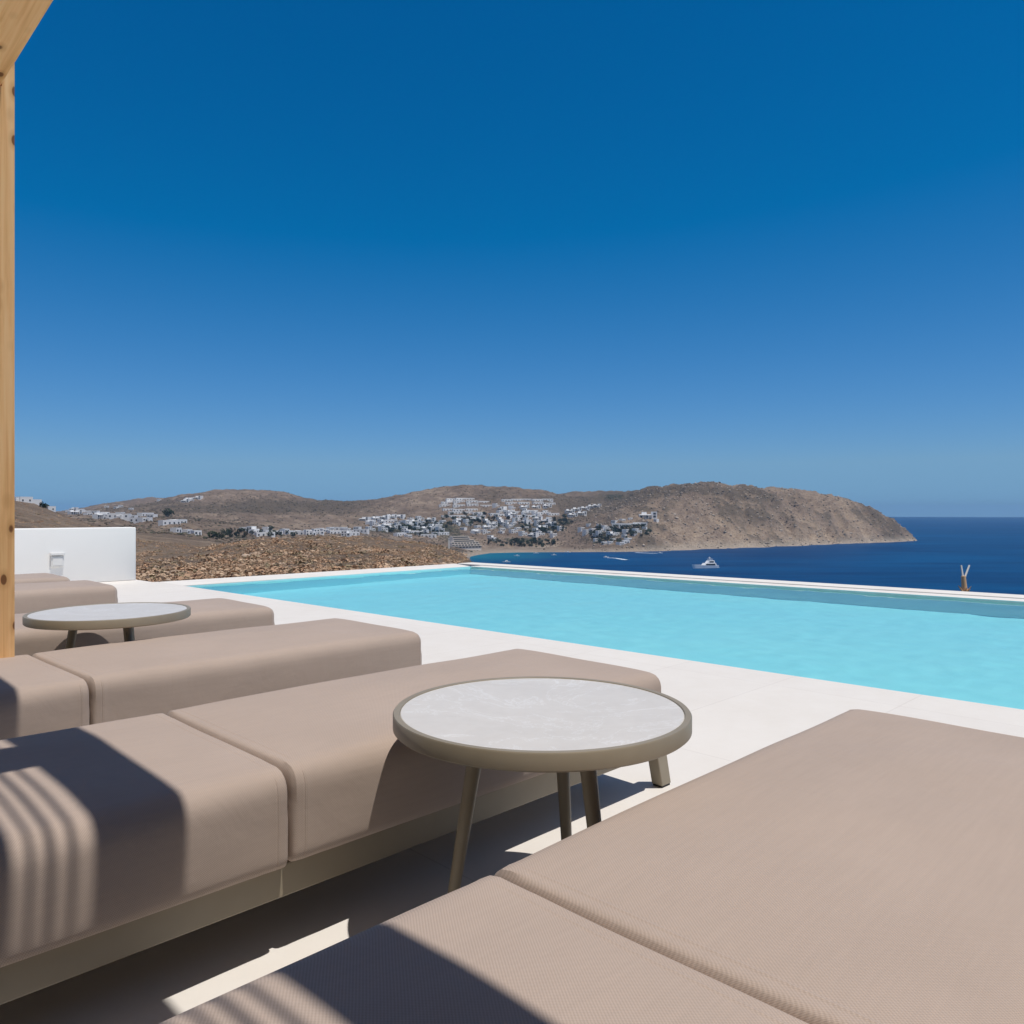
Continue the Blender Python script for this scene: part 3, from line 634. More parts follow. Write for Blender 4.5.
W = 0.64; Z0, Z1 = 0.178, 0.364
def make_lounger(seed):
    """origin: near front rail line at u = 0, v = 0 (the near side of the cushion)"""
    t = empty("sun_lounger", "x", "sun lounger", (0, 0, 0), R45, "taupe sun loungers lined up along the pool deck")
    sc_ = link("seat_cushion", cushion("seat_cushion", 0.738, 1.985, 0, W, Z0, Z1, seed, 0.011, 0.035), t, [M_FAB])
    bc = link("back_cushion", cushion("back_cushion", -0.02, 0.735, 0.0, W, Z0 - 0.004, Z1 - 0.004, seed + 5, 0.022, 0.011), t, [M_FAB])
    bm = bmesh.new()
    for v0, v1 in ((0.035, 0.075), (W - 0.075, W - 0.035)): add_box(bm, -0.05, 1.96, v0, v1, 0.108, 0.172)
    for u0, u1 in ((-0.05, -0.01), (0.69, 0.735), (1.92, 1.96)): add_box(bm, u0, u1, 0.0755, W - 0.0755, 0.11, 0.17)
    fr_ = link("frame", bm_mesh("frame", bm, False, 0.003), t, [M_METAL])
    bm = bmesh.new()
    for k in range(9): add_box(bm, 0.02 + k * 0.215, 0.14 + k * 0.215, 0.0755, W - 0.0755, 0.171, 0.1765)
    link("slat_base", bm_mesh("slat_base", bm), t, [M_METAL])
    for (ut, ub) in ((1.962, 2.005), (-0.10, -0.14)):
        for v0 in (0.025, W - 0.065):
            bm = bmesh.new()
            tp = [bm.verts.new((ut + du, v0 + dv, 0.172)) for du, dv in ((0, 0), (.05, 0), (.05, .04), (0, .04))]
            bt = [bm.verts.new((ub + du, v0 + dv, 0.006)) for du, dv in ((0, 0), (.048, 0), (.048, .04), (0, .04))]
            bm.faces.new(tp); bm.faces.new(bt[::-1])
            for i in range(4): bm.faces.new([bt[i], bt[(i + 1) % 4], tp[(i + 1) % 4], tp[i]])
            lg = link("leg", bm_mesh("leg", bm, False, 0.003), t, [M_METAL])
            bm = bmesh.new(); add_box(bm, ub + .003, ub + .045, v0 + .003, v0 + .037, 0.0, 0.0065)
            link("foot_pad", bm_mesh("foot_pad", bm), lg, [M_FOOT])
    return t
def copy_tree(o, parent=None):
    c = o.copy(); COL.objects.link(c)
    if parent: c.parent = parent
    for ch in list(o.children): copy_tree(ch, c)
    return c
def uv(u, v, z=0.0): return ((u - v) * 0.70711, (u + v) * 0.70711, z)
proto_l = make_lounger(2.3)
for i, (u0, v0, rz, lab) in enumerate((
        (-0.003, 0.146, 0, "large taupe sun lounger nearest the camera, right of the near marble side table"),
        (0.006, 1.332, 0, "taupe sun lounger beside the near marble table, its frame and splayed front leg in view"),
        (-0.008, 2.437, 1.2, "taupe sun lounger standing in front of the farther round side table"),
        (-0.03, 3.66, 0, "taupe sun lounger behind the farther round table, carrying that table's shadow"),
        (-0.20, 5.46, 0, "far taupe sun lounger between the wooden post and the last lounger by the white wall"),
        (-0.22, 6.40, 0, "last taupe sun lounger, mostly hidden, closest to the white wall"))):
    o = proto_l if i == 0 else copy_tree(proto_l)
    o.location = uv(u0, v0); o.rotation_euler.z = R45 + math.radians(rz); o["label"] = lab

# ------------------------------------------------------------------ side tables
def make_table():
    t = empty("side_table", "x", "side table", (0, 0, 0), 0, "round marble side tables between the loungers")
    Rr = 0.297; h = 0.455
    bm = bmesh.new()
    prof = [(Rr - .014, h - .0335), (Rr - .004, h - .0335), (Rr, h - .030), (Rr, h - .003), (Rr - .002, h), (Rr - .0125, h), (Rr - .0135, h - .001), (Rr - .0138, h - .0035)]
    rg = add_lathe(bm, prof, 128); bm.faces.new(rg[0][::-1]); 
    link("rim", bm_mesh("rim", bm, True), t, [M_METAL])
    t.children[0].data.polygons[0].use_smooth = True
    bm = bmesh.new(); rg = add_lathe(bm, [(Rr - .0142, h - .012), (Rr - .0142, h - .003), (Rr - .0155, h - .0015)], 128)
    bm.faces.new(rg[-1]); bm.faces.new(rg[0][::-1]); link("stone_top", bm_mesh("stone_top", bm), t, [M_STONE])
    for k in range(3):
        a = math.radians(120 * k); d = Vector((math.cos(a), math.sin(a), 0))
        bm = bmesh.new(); add_tube(bm, d * 0.125 + Vector((0, 0, h - .034)), d * 0.192 + Vector((0, 0, 0.004)), 0.0165, 0.0105, 24)
        lg = link("leg", bm_mesh("leg", bm, True), t, [M_METAL])
        bm = bmesh.new(); add_tube(bm, d * 0.192, d * 0.1925 + Vector((0, 0, 0.006)), 0.009, 0.009, 16); link("foot_pad", bm_mesh("foot_pad", bm), lg, [M_FOOT])
        bm = bmesh.new(); add_box(bm, 0.0, 0.20, -0.012, 0.012, h - .046, h - .0345)
        link("cross_bar", bm_mesh("cross_bar", bm, False, 0.002), t, [M_METAL], a)
    return t
tab = make_table(); tab.location = uv(1.150, 1.066); tab.rotation_euler.z = math.radians(189)
tab["label"] = "round marble side table in front, standing beside the nearest lounger"
tab2 = copy_tree(tab); tab2.location = uv(1.055, 3.325); tab2.rotation_euler.z = math.radians(205)
tab2["label"] = "farther round marble side table, smaller in view, near the wooden post"

# ------------------------------------------------------------------ pergola over the back of the loungers
UB, ZB = 0.622, 2.27
per = empty("pergola", "light pine pergola whose post and beam frame the left edge", "pergola", uv(0.587, 3.09), R45)
def pobj(name, bm, mats, bevel=0.004, parent=None):
    me_ = bm_mesh(name, bm, False, bevel, 2)
    me_.transform(Matrix.Translation((-0.587, -3.09, 0)))
    return link(name, me_, parent or per, mats)
bm = bmesh.new()
pv = 3.025
for x0, x1, z0, z1 in ((0.517, 0.660, 0.0, ZB - .002), (UB + .002, 0.660, ZB - .002, ZB + .16)): add_box(bm, x0, x1, pv, pv + .14, z0, z1)
pobj("post", bm, [M_POST], 0.0)
bm = bmesh.new(); add_box(bm, UB - .14, UB, -3.2, pv + .14, ZB, ZB + .16); pobj("beam", bm, [M_BEAM])
for v0 in (-1.55, -0.64, 0.245, 1.115, 2.09):
    bm = bmesh.new(); add_box(bm, -2.6, UB - .142, v0, v0 + .13, ZB + .01, ZB + .15); pobj("rafter", bm, [M_BEAM])
rs = random.Random(11); bm = bmesh.new()
u_ = UB - .165
pat = [(.010, .020), (.011, .017), (.009, .019), (.024, .020), (.026, .022), (.010, .018), (.018, .016)]
k = 0
while u_ > -2.5:
    wd, gp = pat[k % len(pat)] if k < len(pat) else (rs.uniform(.008, .026), rs.uniform(.012, .026))
    add_box(bm, u_ - wd, u_, -3.2, 3.1, ZB + .152, ZB + .152 + rs.uniform(.006, .011)); u_ -= wd + gp; k += 1
pobj("slat_roof", bm, [M_REED], 0.0)

# ------------------------------------------------------------------ houses on the far shore
def box_mesh(name, boxes):
    bm = bmesh.new()
    for b in boxes: add_box(bm, *b)
    return bm_mesh(name, bm)
WIN = {}
def opening(w_, h_, mat=None, d=0.12):
    key = (w_, h_)
    if key not in WIN: WIN[key] = box_mesh("window", [(-w_ / 2, w_ / 2, -d, 0.06, 0, h_)]); WIN[key].materials.append(M_OPEN)
    return WIN[key]
def make_house(name, label, cat, vols, wins, doors=(), mat=None, extra=None):
    t = empty(name, label, cat)
    bx = []
    for (x0, x1, y0, y1, h_) in vols:
        bx += [(x0, x1, y0, y1, -5, h_)]
        p = 0.25
        bx += [(x0 - .02, x1 + .02, y0 - .02, y0 + p, h_ + .003, h_ + .45), (x0 - .02, x1 + .02, y1 - p, y1 + .02, h_ + .003, h_ + .45), (x0 - .02, x0 + p, y0 + p + .002, y1 - p - .002, h_ + .003, h_ + .45), (x1 - p, x1 + .02, y0 + p + .002, y1 - p - .002, h_ + .003, h_ + .45)]
    link("wall", box_mesh("wall", bx), t, [mat or M_WHITE])
    for (x, y, z, w_, h_) in wins: link("window", opening(w_, h_), t, [M_OPEN], 0, (x, y, z))
    for (x, y, z) in doors:
        link("door", opening(1.3, 2.3), t, [], 0, (x, y, z))
    if extra: extra(t)
    return t
def veranda(x0, x1, y0, h_):
    def fn(t):
        bx = [(x0, x1, y0 - 3.0, y0 - .05, h_ - .3, h_)] + [(x, x + .35, y0 - 3.0, y0 - 2.65, -5, h_ - .302) for x in np.linspace(x0, x1 - .35, 5)]
        link("veranda", box_mesh("veranda", bx), t, [M_WHITE])
    return fn
protos = {
 "cube": make_house("village_house", "x", "house", [(-5, 5, 0, 8, 3.8)], [(-2.6, 0, .9, 2.0, 1.7), (2.7, 0, .9, 2.0, 1.7)], [(0.1, 0, 0)]),
 "step": make_house("village_house", "x", "house", [(-5.5, 2.5, 0, 8, 6.6), (2.502, 8, -1.5, 7, 3.6)], [(-3.6, 0, 4.0, 1.8, 1.6), (0.4, 0, 4.0, 1.8, 1.6), (-3.4, 0, .6, 2.4, 2.0), (5.2, -1.5, .7, 2.6, 2.0)], [(0.4, 0, 0)]),
 "row": make_house("terraced_house", "x", "terraced house", [(-11, 11, 0, 7, 3.6)], [(-8.4, 0, .4, 1.8, 1.7), (-2.8, 0, .4, 1.8, 1.7), (2.8, 0, .4, 1.8, 1.7), (8.4, 0, .4, 1.8, 1.7)]),
 "villa": make_house("villa", "x", "villa", [(-9, 4, 0, 8, 3.7), (4.002, 9, -2, 8, 6.4), (-6, -1, 4, 7.9, 6.0)], [(-6.4, 0, .4, 3.2, 2.4), (-1.6, 0, .4, 3.2, 2.4), (6.5, -2, .8, 2.6, 2.0), (6.5, -2, 3.9, 2.6, 1.8)], (), None, veranda(-8.8, 3.8, 0, 3.4)),
 "small": make_house("village_house", "x", "house", [(-3.5, 3.5, 0, 6, 3.4)], [(-1.6, 0, .9, 1.8, 1.6)], [(1.7, 0, 0)]),
}
for p in protos.values():
    for c in p.children:
        if c.name.startswith("door"): pass
for me_ in bpy.data.meshes:
    if me_.name.startswith("window") and not me_.materials: me_.materials.append(M_OPEN)
used = {k: False for k in protos}
rh = random.Random(5)
def put_house(kind, px, y, label, group=None, rot=None, s=1.0, ymin=430):
    p = protos[kind]
    if used[kind]: p = copy_tree(p)
    used[kind] = True
    loc = spot_on(px, y, ymin)
    p.location = loc; p.rotation_euler.z = math.atan2(-loc[0], loc[1]) + (rot if rot is not None else rh.choice((.75, .75, -.5)) + rh.uniform(-.3, .3)); s *= (1.3 if kind == 'row' else 1.2) if ymin == 430 else 1.0; p.scale = (s, s, s)
    p["label"] = label
    if group: p["group"] = group
    elif "group" in p: del p["group"]
    return p
# white terraces stacked on the slope above the bay
for r_, (y_, x0, x1, st) in enumerate(((500.5, 452, 470, 9), (503.5, 447, 486, 12.5), (507, 446, 488, 13), (511, 448, 482, 11.5), (514.5, 455, 487, 12.5), (518.5, 449, 474, 11))):
    x_ = x0
    while x_ <= x1:
        put_house("row", x_ + rh.uniform(-1, 1), y_ + rh.uniform(-.4, .4), "white terraced house row in the stacked hotel block high on the hillside", "terraced rows of the upper hotel block", .30 + rh.uniform(-.08, .08), 1.0); x_ += st
for (y_, x0, x1, st, kd) in ((501.5, 507, 548, 10, "row"), (505, 512, 552, 13, "row"), (509, 524, 552, 12, "villa")):
    x_ = x0
    while x_ <= x1:
        put_house(kd, x_ + rh.uniform(-1, 1), y_ + rh.uniform(-.4, .4), "white terraced house row high on the hill, right of the stacked hotel block" if kd == "row" else "white villa with veranda below the right hand hilltop terraces", "terraces right of the hotel block" if kd == "row" else "villas below the right terraces", .35 + rh.uniform(-.15, .15)); x_ += st
for (px, y_) in ((570, 513), (577, 511), (585, 510), (592, 509), (597, 507.5), (573, 517), (582, 515)):
    put_house("villa", px, y_, "white villa in the bright cluster below the dark hill saddle", "villas below the dark hill saddle", .3)
for (px, y_) in ((497, 508), (501, 510), (507, 515), (514, 516.5), (522, 517.5), (531, 517.5), (539, 517.5), (533, 513), (525, 512.5), (547, 514), (554, 515.5), (501, 516.5), (513, 509.5), (503, 513), (510, 512), (518, 514), (527, 515), (536, 514.5), (543, 516), (495, 516), (507, 519)):
    put_house(rh.choice(["villa", "row", "step"]), px, y_, "white house in the middle band of the village above the bay", "houses in the middle band of the village")
for (px, y_) in ((506, 527), (515, 525.5), (523, 524.5), (531, 525), (545, 522.5), (498, 522), (509, 522.5), (517, 521.5), (528, 521.5), (537, 520.5), (551, 521), (493, 525.5), (500, 534), (541, 535.5), (488, 529), (562, 531), (557, 529.5), (482, 518), (475, 521), (468, 523), (460, 522), (470, 527), (455, 525), (462, 530), (477, 533), (503, 531), (511, 528), (519, 530), (527, 529), (535, 532), (543, 529), (514, 535), (524, 536), (532, 538), (548, 534), (555, 537), (500, 525), (539, 524), (550, 526), (486, 534), (490, 540), (479, 528), (484, 523), (494, 529)):
    put_house(rh.choice(["cube", "step", "villa"]), px, y_, "white house among trees in the lower village just above the beach", "houses in the lower village above the beach", None, 1.0)
for (px, y_) in ((384, 530.5), (393, 529.5), (399, 527), (372, 525), (380, 523.5), (388, 522.5), (396, 522), (413, 526.5), (420, 527), (427, 530.5), (434, 531.5), (439, 527), (444, 523), (405, 532.5), (414, 534), (422, 535), (437, 536.5), (444, 535), (404, 524), (412, 520.5), (420, 520), (430, 521.5), (371, 531), (380, 529), (388, 527), (375, 526), (366, 534), (384, 520), (392, 518.5), (399, 519), (377, 521), (364, 521), (406, 529), (402, 536), (410, 538), (418, 530), (424, 524), (431, 528), (436, 525), (428, 537), (441, 531), (416, 523), (408, 524)):
    put_house(rh.choice(["cube", "step", "row", "villa"]), px, y_, "white house in the valley village left of the tall cream hotel", "houses in the valley village left of the hotel")
for (px, y_) in ((257, 536.5), (276, 535), (282, 533.5), (318, 535), (322, 531), (337, 534), (350, 533), (356, 530), (345, 536), (360, 533), (326, 533), (332, 531), (339, 530), (346, 531), (352, 536), (243, 531), (250, 533), (262, 534), (270, 532), (266, 538), (288, 536), (296, 535), (304, 536), (310, 537)):
    put_house(rh.choice(["cube", "row", "step"]), px, y_, "white house low in the valley just above the brown scrub crest", "houses just above the brown scrub crest")
for (px, y_) in ((588, 534), (595, 537), (603, 532), (609, 536.5), (616, 533), (623, 538), (628, 534), (633, 537), (638, 533), (611, 544), (627, 545), (606, 528), (644, 530), (594, 532), (601, 536), (597, 541), (608, 531), (605, 545), (614, 541), (622, 546), (630, 541), (600, 526), (613, 524.5), (590, 526), (583, 530), (618, 535)):
    put_house(rh.choice(["cube", "small", "step"]), px, y_, "small white house scattered on the steep shore below the headland", "scattered houses on the steep shore")
for px in (619, 626, 633, 640):
    put_house("row", px, 526.5, "long white building row on the ledge of the headland", "long row on the headland ledge", .0)
put_house("villa", 648, 519, "largest white villa standing alone on the headland spur", None, .1, 1.7)
put_house("cube", 624, 521.5, "white cube house directly above the long headland row", None)
put_house("small", 631, 520.8, "small white house above the right end of the long headland row", None)
put_house("small", 655, 522, "small white house at the cliff side of the largest headland villa", None)
for (px, y_) in ((190, 501), (185, 502.5), (197, 500)):
    put_house("villa", px, y_, "bright white villa in the group high on the left hill", "villas high on the left hill")
for (px, y_) in ((172, 525.5), (180, 526.5), (148, 516.5), (150, 518), (131, 519), (124, 518), (139, 522), (146, 523.5)):
    put_house(rh.choice(["cube", "row"]), px, y_, "white farmhouse in the hollow just right of the garden wall", "farmhouses in the hollow beyond the wall")
for (px, y_) in ((73, 510), (80, 512.5), (87, 513), (94, 513.5), (101, 515), (108, 517), (115, 516.5), (123, 516), (70, 512), (76, 514), (83, 511), (90, 515.5), (97, 516), (103, 517.5), (112, 519.5), (118, 518.5)):
    put_house(rh.choice(["cube", "row", "villa"]), px, y_, "white house in the string along the valley behind the left slope", "string of houses behind the left slope")
for (px, y_, lb) in ((106, 508, "small white house alone under the left skyline"), (115, 508.5, "white house second along the left skyline"), (122, 507.5, "white house third along the left skyline, left of the far ridge"), (160, 500.8, "white house on the crest below the farthest ridge"), (132, 510, "white house on the bare slope below the far ridge"),
                     (179, 533, "tiny white hut left of two dark bushes in the valley"), (190, 534, "tiny white hut beside the dark valley bushes"), (198, 535.5, "tiny white hut right of the dark valley bushes")):
    put_house("small", px, y_, lb, None)
# the house on the near left slope
hb = make_house("hilltop_house", "long white flat roofed house on the brow of the left slope", "house", [(-3.6, 3.2, 0, 6, 2.9), (3.202, 8.5, 1, 6, 1.5), (-5.4, -3.602, 1, 5, 1.9)], [(-2.2, 0, .9, .8, .9), (1.6, 0, .9, .8, .9)])
hb.location = spot_on(27, 503.6, 200); hb.rotation_euler.z = math.atan2(-hb.location.x, hb.location.y) + .45
hb2 = make_house("hilltop_hut", "small white cube building on the left slope below the hilltop house", "house", [(-2.1, 2.1, 0, 4, 2.3)], [(.6, 0, .7, .7, .7)])
hb2.location = spot_on(52, 512.0, 200); hb2.rotation_euler.z = math.atan2(-hb2.location.x, hb2.location.y) + .45
# tall cream hotel stepping down to the beach
def hotel():
    loc = spot_on(467, 550)
    t = empty("hotel", "tall cream hotel of stepped storeys at the left end of the beach", "hotel", loc, math.atan2(-loc[0], loc[1]) + .38)
    bx = []
    for k in range(6):
        wd = (27 if k < 3 else 22) - k * 0.8; y0 = k * 4.5
        bx.append((-wd, wd - (6 if k > 3 else 0), y0, y0 + 16, -6, 3.3 * (k + 1) + 3)); 
    wl = link("wall", box_mesh("wall", bx), t, [M_HOTEL])
    for k in range(6):
        wd = (27 if k < 3 else 22) - k * 0.8; x1 = wd - (6 if k > 3 else 0); n = 9
        bxs = [(-wd - .3, x1 + .3, k * 4.5 - 1.2, k * 4.5 + .3, 3.3 * (k + 1) + 3.01, 3.3 * (k + 1) + 3.45)]
        link("cornice", box_mesh("cornice", bxs), t, [M_HOTEL])
        for q in range(n):
            link("window", opening(4.3, 2.0), t, [], 0, (-wd + 3 + (x1 + wd - 6) * q / (n - 1), k * 4.5, 3.3 * k + 3.6))
hotel()
tower = empty("chimney_tower", "slim sand coloured tower at the left side of the cream hotel", "tower", spot_on(449, 549), 0)
link("shaft", box_mesh("shaft", [(-1.6, 1.6, 0, 3.2, -5, 17)]), tower, [M_HOTEL]); link("cap", box_mesh("cap", [(-2, 2, -.4, 3.6, 17.003, 18.2)]), tower, [M_HOTEL])

# ------------------------------------------------------------------ trees and bushes of the far shore
def tree_mesh(seed, hgt=5.0, rad=3.2):
    r_ = np.random.default_rng(seed); bm = bmesh.new()
    add_tube(bm, (0, 0, -1.0), (0.1, 0, hgt * .45), .22, .12, 7)
    for k in range(4):
        a = k * 1.6 + r_.uniform(0, .8); add_tube(bm, (0.05, 0, hgt * .35), (math.cos(a) * rad * .5, math.sin(a) * rad * .5, hgt * .65), .1, .04, 5)
    nb = len(bm.faces)
    for k in range(220):
        d = r_.normal(0, 1, 3); d /= np.linalg.norm(d); q = d * r_.uniform(.55, 1.0) ** .5 * np.array([rad, rad, hgt * .42]) * (1 + .25 * math.sin(3 * d[0] + seed) + .2 * math.sin(5 * d[1] + seed))
        c = Vector((q[0], q[1], q[2] + hgt * .6)); s = r_.uniform(.35, .8)
        a = Vector(r_.normal(0, 1, 3)).normalized(); b = a.orthogonal().normalized(); 
        bm.faces.new([bm.verts.new(c + a * s), bm.verts.new(c + b * s * .7), bm.verts.new(c - a * s), bm.verts.new(c - b * s * .7)])
    me_ = bpy.data.meshes.new("tree"); bm.to_mesh(me_); bm.free()
    me_.materials.append(M_BARK); me_.materials.append(M_LEAF)
    for i, p in enumerate(me_.polygons): p.material_index = 0 if i < nb else 1
    return me_
TM = [tree_mesh(1), tree_mesh(2, 4.0, 3.6), tree_mesh(3, 6.0, 2.8)]
rt = random.Random(9)
def trees(n, cx_, cy_, rx, ry, label, group, s=(.7, 1.35), ymin=430, flat=1.0):
    for _ in range(n):
        a = rt.uniform(0, 6.28); q = math.sqrt(rt.random())
        loc = spot_on(cx_ + rx * q * math.cos(a), cy_ + ry * q * math.sin(a), ymin)
        if loc[2] < SEA + 1.5 : continue
        o = bpy.data.objects.new("tree", rt.choice(TM)); COL.objects.link(o); o.location = loc
        k_ = rt.uniform(*s); o.scale = (k_, k_, k_ * flat); o.rotation_euler.z = rt.uniform(0, 6.28)
        tag(o, label, "tree", group)
trees(62, 525, 544, 38, 4, "dark green tree in the belt just above the beach", "trees in the belt above the beach")
trees(60, 543, 529, 24, 6, "dark green tree in the wooded hollow right of the lower village", "trees in the wooded hollow")
trees(16, 563, 521, 14, 5, "dark tree along the gully below the bright villas", "trees along the gully")
trees(60, 468, 520, 26, 7, "dark tree under the stacked hotel block", "trees under the stacked hotel block")
trees(40, 396, 529, 14, 5, "dark tree between the two halves of the valley village", "trees within the valley village")
trees(60, 425, 530, 22, 8, "dark tree among the houses left of the tall hotel", "trees left of the tall hotel")
trees(70, 608, 536, 20, 10, "dark tree between the scattered shore houses", "trees between the shore houses")
trees(30, 635, 532, 16, 6, "dark tree below the long headland row", "trees below the headland row")
trees(14, 237, 536, 16, 2.5, "low dark tree in the hollow behind the scrub crest", "trees behind the scrub crest")
trees(20, 275, 535, 22, 4, "low dark tree beside the houses above the scrub crest", "trees beside the scrub crest houses")
trees(1, 168, 517, 0, 0, "large round dark tree alone on the left valley floor", None, (2.3, 2.4))
trees(2, 217, 539, 5, 1, "wide dark bush standing in front of the valley huts", "dark bushes by the valley huts", (1.5, 1.8), 430, .7)
trees(2, 44, 509, 2, 1.5, "dark cypress bush between the two buildings on the left slope", "dark bushes on the left slope", (.5, .75), 200)

trees(34, 505, 520, 30, 8, "dark tree between the houses of the middle village band", "trees in the middle village band")
# the trees that show largest stay single; the smallest of them are one mass of brush
tl = sorted([o for o in COL.objects if o.name.split('.')[0] == 'tree'], key=lambda o: -o.scale.x / o.location.y)
mv, mf, mi, off = [], [], [], 0
for o in tl[285:]:
    sc3, rz_ = o.scale, o.rotation_euler.z
    c_, s_ = math.cos(rz_), math.sin(rz_)
    vv = np.array([q.co[:] for q in o.data.vertices]) * np.array(sc3)
    vv = np.stack([vv[:, 0] * c_ - vv[:, 1] * s_, vv[:, 0] * s_ + vv[:, 1] * c_, vv[:, 2]], -1) + np.array(o.location)
    for p in o.data.polygons:
        if len(p.vertices) == 4: mf.append([off + q for q in p.vertices]); mi.append(p.material_index)
    mv.append(vv); off += len(vv)
    bpy.data.objects.remove(o)
if mv:
    me = bpy.data.meshes.new("brush"); me.from_pydata(np.concatenate(mv).tolist(), [], mf); me.materials.append(M_BARK); me.materials.append(M_LEAF)
    me.polygons.foreach_set("material_index", mi); me.update()
    tag(link("brush", me), "dark green brush filling the gaps between the village houses", "brush", None, "stuff")

# ------------------------------------------------------------------ boats
def on_sea(px, y):
    Y = (EYE - SEA) * F / (y - HZ); return ((px - CX) / F * Y, Y, SEA)
def hull(bm, Ln, B, Hh, sheer=0.5, n=14):
    rings = []
    for i in range(n + 1):
        t = i / n; x = -Ln / 2 + Ln * t                      # bow at -x
        wb = B / 2 * min(1, (t / .45)) ** .6 if t < .45 else B / 2 * (1 - .12 * (t - .45) / .55)
        wb = max(wb, .03); top = Hh * (1 + sheer * (1 - t) ** 2)
        rk = (1 - t) ** 3 * Ln * .06
        rings.append([bm.verts.new((x - rk, -wb, top)), bm.verts.new((x, -wb * .85, .05 * Hh)), bm.verts.new((x, -wb * .3, -.5)), bm.verts.new((x, wb * .3, -.5)), bm.verts.new((x, wb * .85, .05 * Hh)), bm.verts.new((x - rk, wb, top))])
    for a, b in zip(rings[:-1], rings[1:]):
        for k in range(6): bm.faces.new([a[k], a[(k + 1) % 6], b[(k + 1) % 6], b[k]])
    bm.faces.new(rings[0]); bm.faces.new(rings[-1][::-1])
yl = on_sea(705.5, 568.2)
ya = empty("motor_yacht", "white multi-deck motor yacht cruising beyond the pool edge", "yacht", yl, math.radians(-6)); ya.scale = (1.08, 1.08, 1.08); ya.rotation_euler.z = math.radians(20)
bm = bmesh.new(); hull(bm, 33, 7.0, 3.2); link("hull", bm_mesh("hull", bm, False), ya, [M_HULL])
def deckhouse(x0, x1, w_, z0, z1, rake):
    bm = bmesh.new(); lo = [bm.verts.new(p) for p in ((x0, -w_ / 2, z0), (x1, -w_ / 2, z0), (x1, w_ / 2, z0), (x0, w_ / 2, z0))]
    hi = [bm.verts.new(p) for p in ((x0 + rake, -w_ / 2 * .9, z1), (x1 - rake * .3, -w_ / 2 * .9, z1), (x1 - rake * .3, w_ / 2 * .9, z1), (x0 + rake, w_ / 2 * .9, z1))]
    bm.faces.new(hi); bm.faces.new(lo[::-1])
    for i in range(4): bm.faces.new([lo[i], lo[(i + 1) % 4], hi[(i + 1) % 4], hi[i]])
    return bm_mesh("deckhouse", bm, False, 0.15)
for (x0, x1, w_, z0, z1, rk) in ((-5, 13.5, 6.2, 2.6, 5.9, 3.0), (0.5, 11.5, 5.4, 5.92, 8.9, 2.4)):
    d = link("deckhouse", deckhouse(x0, x1, w_, z0, z1, rk), ya, [M_HULL])
    bm = bmesh.new(); add_box(bm, x0 + rk + .8, x1 - 2, -w_ / 2 - .02, w_ / 2 + .02, z0 + .7, z1 - .7); link("window_band", bm_mesh("window_band", bm), d, [M_GLASS])
bm = bmesh.new(); add_box(bm, 3.5, 9, -2.2, 2.2, 10.3, 10.7); add_tube(bm, (5, -1.8, 8.9), (5, -1.8, 10.3), .25, .25, 8); add_tube(bm, (5, 1.8, 8.9), (5, 1.8, 10.3), .25, .25, 8); link("hardtop", bm_mesh("hardtop", bm), ya, [M_HULL])
bm = bmesh.new(); add_tube(bm, (5, 0, 10.7), (5.6, 0, 13.2), .4, .25, 8); add_box(bm, 4.4, 6.6, -1, 1, 12.0, 12.4); link("radar_mast", bm_mesh("radar_mast", bm), ya, [M_HULL])
bm = bmesh.new(); add_box(bm, 14, 17.6, -2.9, 2.9, .5, .8); link("swim_platform", bm_mesh("swim_platform", bm), ya, [M_HULL])
def small_boat():
    t = empty("motorboat", "x", "boat", (0, 0, 0), 0, "motorboats in the bay")
    bm = bmesh.new(); hull(bm, 11, 3.4, 1.3); link("hull", bm_mesh("hull", bm), t, [M_HULL])
    c = link("cabin", deckhouse(-2.2, 2.2, 2.6, 1.3, 3.0, 1.4), t, [M_HULL])
    bm = bmesh.new(); add_box(bm, -0.4, 1.4, -1.33, 1.33, 1.8, 2.5); link("window_band", bm_mesh("window_band", bm), c, [M_GLASS])
    return t
sb_ = small_boat()
for i, (px, y_, rz, s_, lb) in enumerate(((506.5, 562.5, 8, 1.0, "white motorboat just over the pool's far corner"), (536, 553.6, 0, .8, "white motorboat moored close to the beach, left of two others"), (554, 555.4, 4, .8, "white motorboat moored off the beach, farther out than its neighbours"),
                                  (568, 552.8, -3, .9, "white motorboat moored by the beach, right of two others"), (606, 557.6, 190, .8, "speeding white motorboat at the left end of the curved wake"), (660, 553.4, 180, .8, "white motorboat at the right end of the long shoreline wake"), (517, 556.2, 2, .8, "white motorboat in the turquoise shallows"))):
    o = sb_ if i == 0 else copy_tree(sb_)
    o.location = on_sea(px, y_); o.rotation_euler.z = math.radians(rz); o.scale = (s_,) * 3; o["label"] = lb
def wake(pts, w0, w1, label):
    bm = bmesh.new(); n = 26; prev = None; r_ = random.Random(len(pts))
    P = [Vector(on_sea(*p)) for p in pts]
    for i in range(n + 1):
        t = i / n * (len(P) - 1); k = min(int(t), len(P) - 2); c = P[k].lerp(P[k + 1], t - k); d = (P[k + 1] - P[k]).normalized(); s = Vector((-d.y, d.x, 0))
        w_ = (w0 + (w1 - w0) * i / n) * r_.uniform(.6, 1.3)
        cur = [bm.verts.new(c - s * w_ + Vector((0, 0, .02))), bm.verts.new(c + Vector((0, 0, .35))), bm.verts.new(c + s * w_ + Vector((0, 0, .02)))]
        if prev:
            bm.faces.new([prev[0], cur[0], cur[1], prev[1]]); bm.faces.new([prev[1], cur[1], cur[2], prev[2]])
        prev = cur
    tag(link("boat_wake", bm_mesh("boat_wake", bm, True), None, [M_FOAM]), label, "wake", None, "stuff")
wake([(607, 557.8), (616, 558.2), (627, 560.0)], 1.0, 5.0, "white curved wake behind the speeding motorboat")
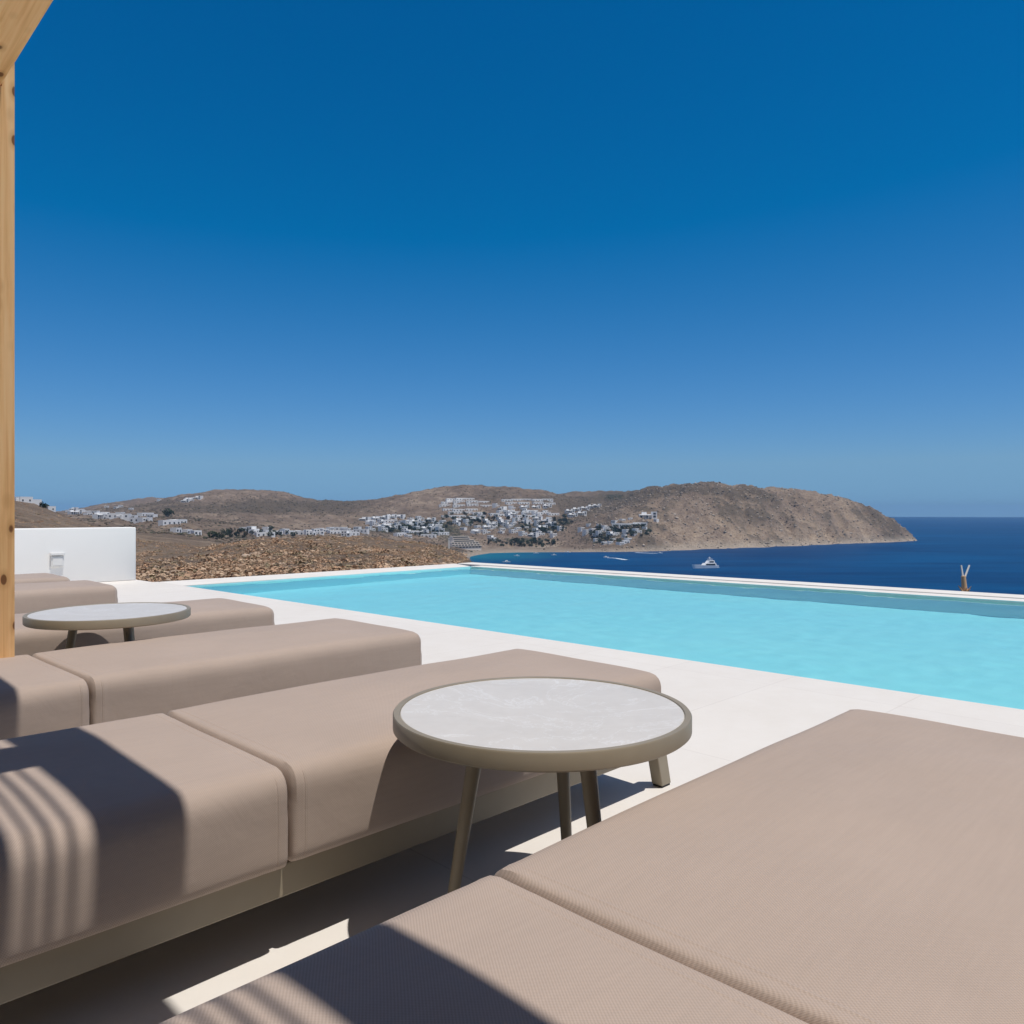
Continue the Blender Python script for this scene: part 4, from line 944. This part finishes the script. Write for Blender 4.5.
wake([(661, 553.4), (650, 553.2), (636, 552.6)], 1.0, 4.0, "long white wake along the foot of the headland")

# ------------------------------------------------------------------ weathered forked stump beyond the pool edge
px_, Yp = 966, 10.6
xp = (px_ - CX) / F * Yp; zg = ground(px_, Yp)
t = empty("dry_agave", "dried forked agave stalk rising above the pool's far edge", "plant", (xp, Yp, zg))
def zz(y): return Zof(Yp, y) - zg
def xx(p): return (p - px_) / F * Yp
bm = bmesh.new(); add_tube(bm, (xx(964.5), 0, -.1), (xx(964.5), 0, zz(590)), .04, .036, 10); add_tube(bm, (xx(964.5), 0, zz(590)), (xx(963.4), 0, zz(576)), .036, .028, 10)
link("trunk", bm_mesh("trunk", bm, True), t, [M_DRY])
for a, b, c in (((963.2, 579), (963.2, 565.5), .013), ((964.6, 578), (971.5, 565.5), .013)):
    bm = bmesh.new(); add_tube(bm, (xx(a[0]), 0, zz(a[1])), (xx(b[0]), .05, zz(b[1])), c, c * .9, 8); link("stalk", bm_mesh("stalk", bm, True), t, [M_PALE])
rl = random.Random(3)
for k in range(7):
    a = k * .9; bm = bmesh.new(); L_ = rl.uniform(.07, .11); z0_ = zz(592) + rl.uniform(-.06, .03)
    p0 = Vector((xx(964.5) + .03 * math.cos(a), .03 * math.sin(a), z0_)); p1 = p0 + Vector((math.cos(a) * L_ * .6, math.sin(a) * L_ * .6, L_ * rl.uniform(.5, 1.0)))
    add_tube(bm, p0, p1, .018, .003, 6); link("dry_leaf", bm_mesh("dry_leaf", bm, True), t, [M_DRY])

# ------------------------------------------------------------------ haze
HAZE_DENSITY = 6.5e-5
bm = bmesh.new(); add_box(bm, -13500, 13500, -13500, 13500, SEA - 9.5, 112)
hm = bpy.data.materials.new("haze"); hm.use_nodes = True; hn = hm.node_tree
for n_ in list(hn.nodes):
    if n_.type != 'OUTPUT_MATERIAL': hn.nodes.remove(n_)
pv_ = hn.nodes.new("ShaderNodeVolumePrincipled"); pv_.inputs["Density"].default_value = HAZE_DENSITY; pv_.inputs["Color"].default_value = (0.36, 0.62, 1.0, 1)
hn.links.new(pv_.outputs[0], hn.nodes["Material Output"].inputs["Volume"])
tag(link("haze", bm_mesh("haze", bm), None, [hm]), "thin summer haze over the bay", "haze", None, "stuff")
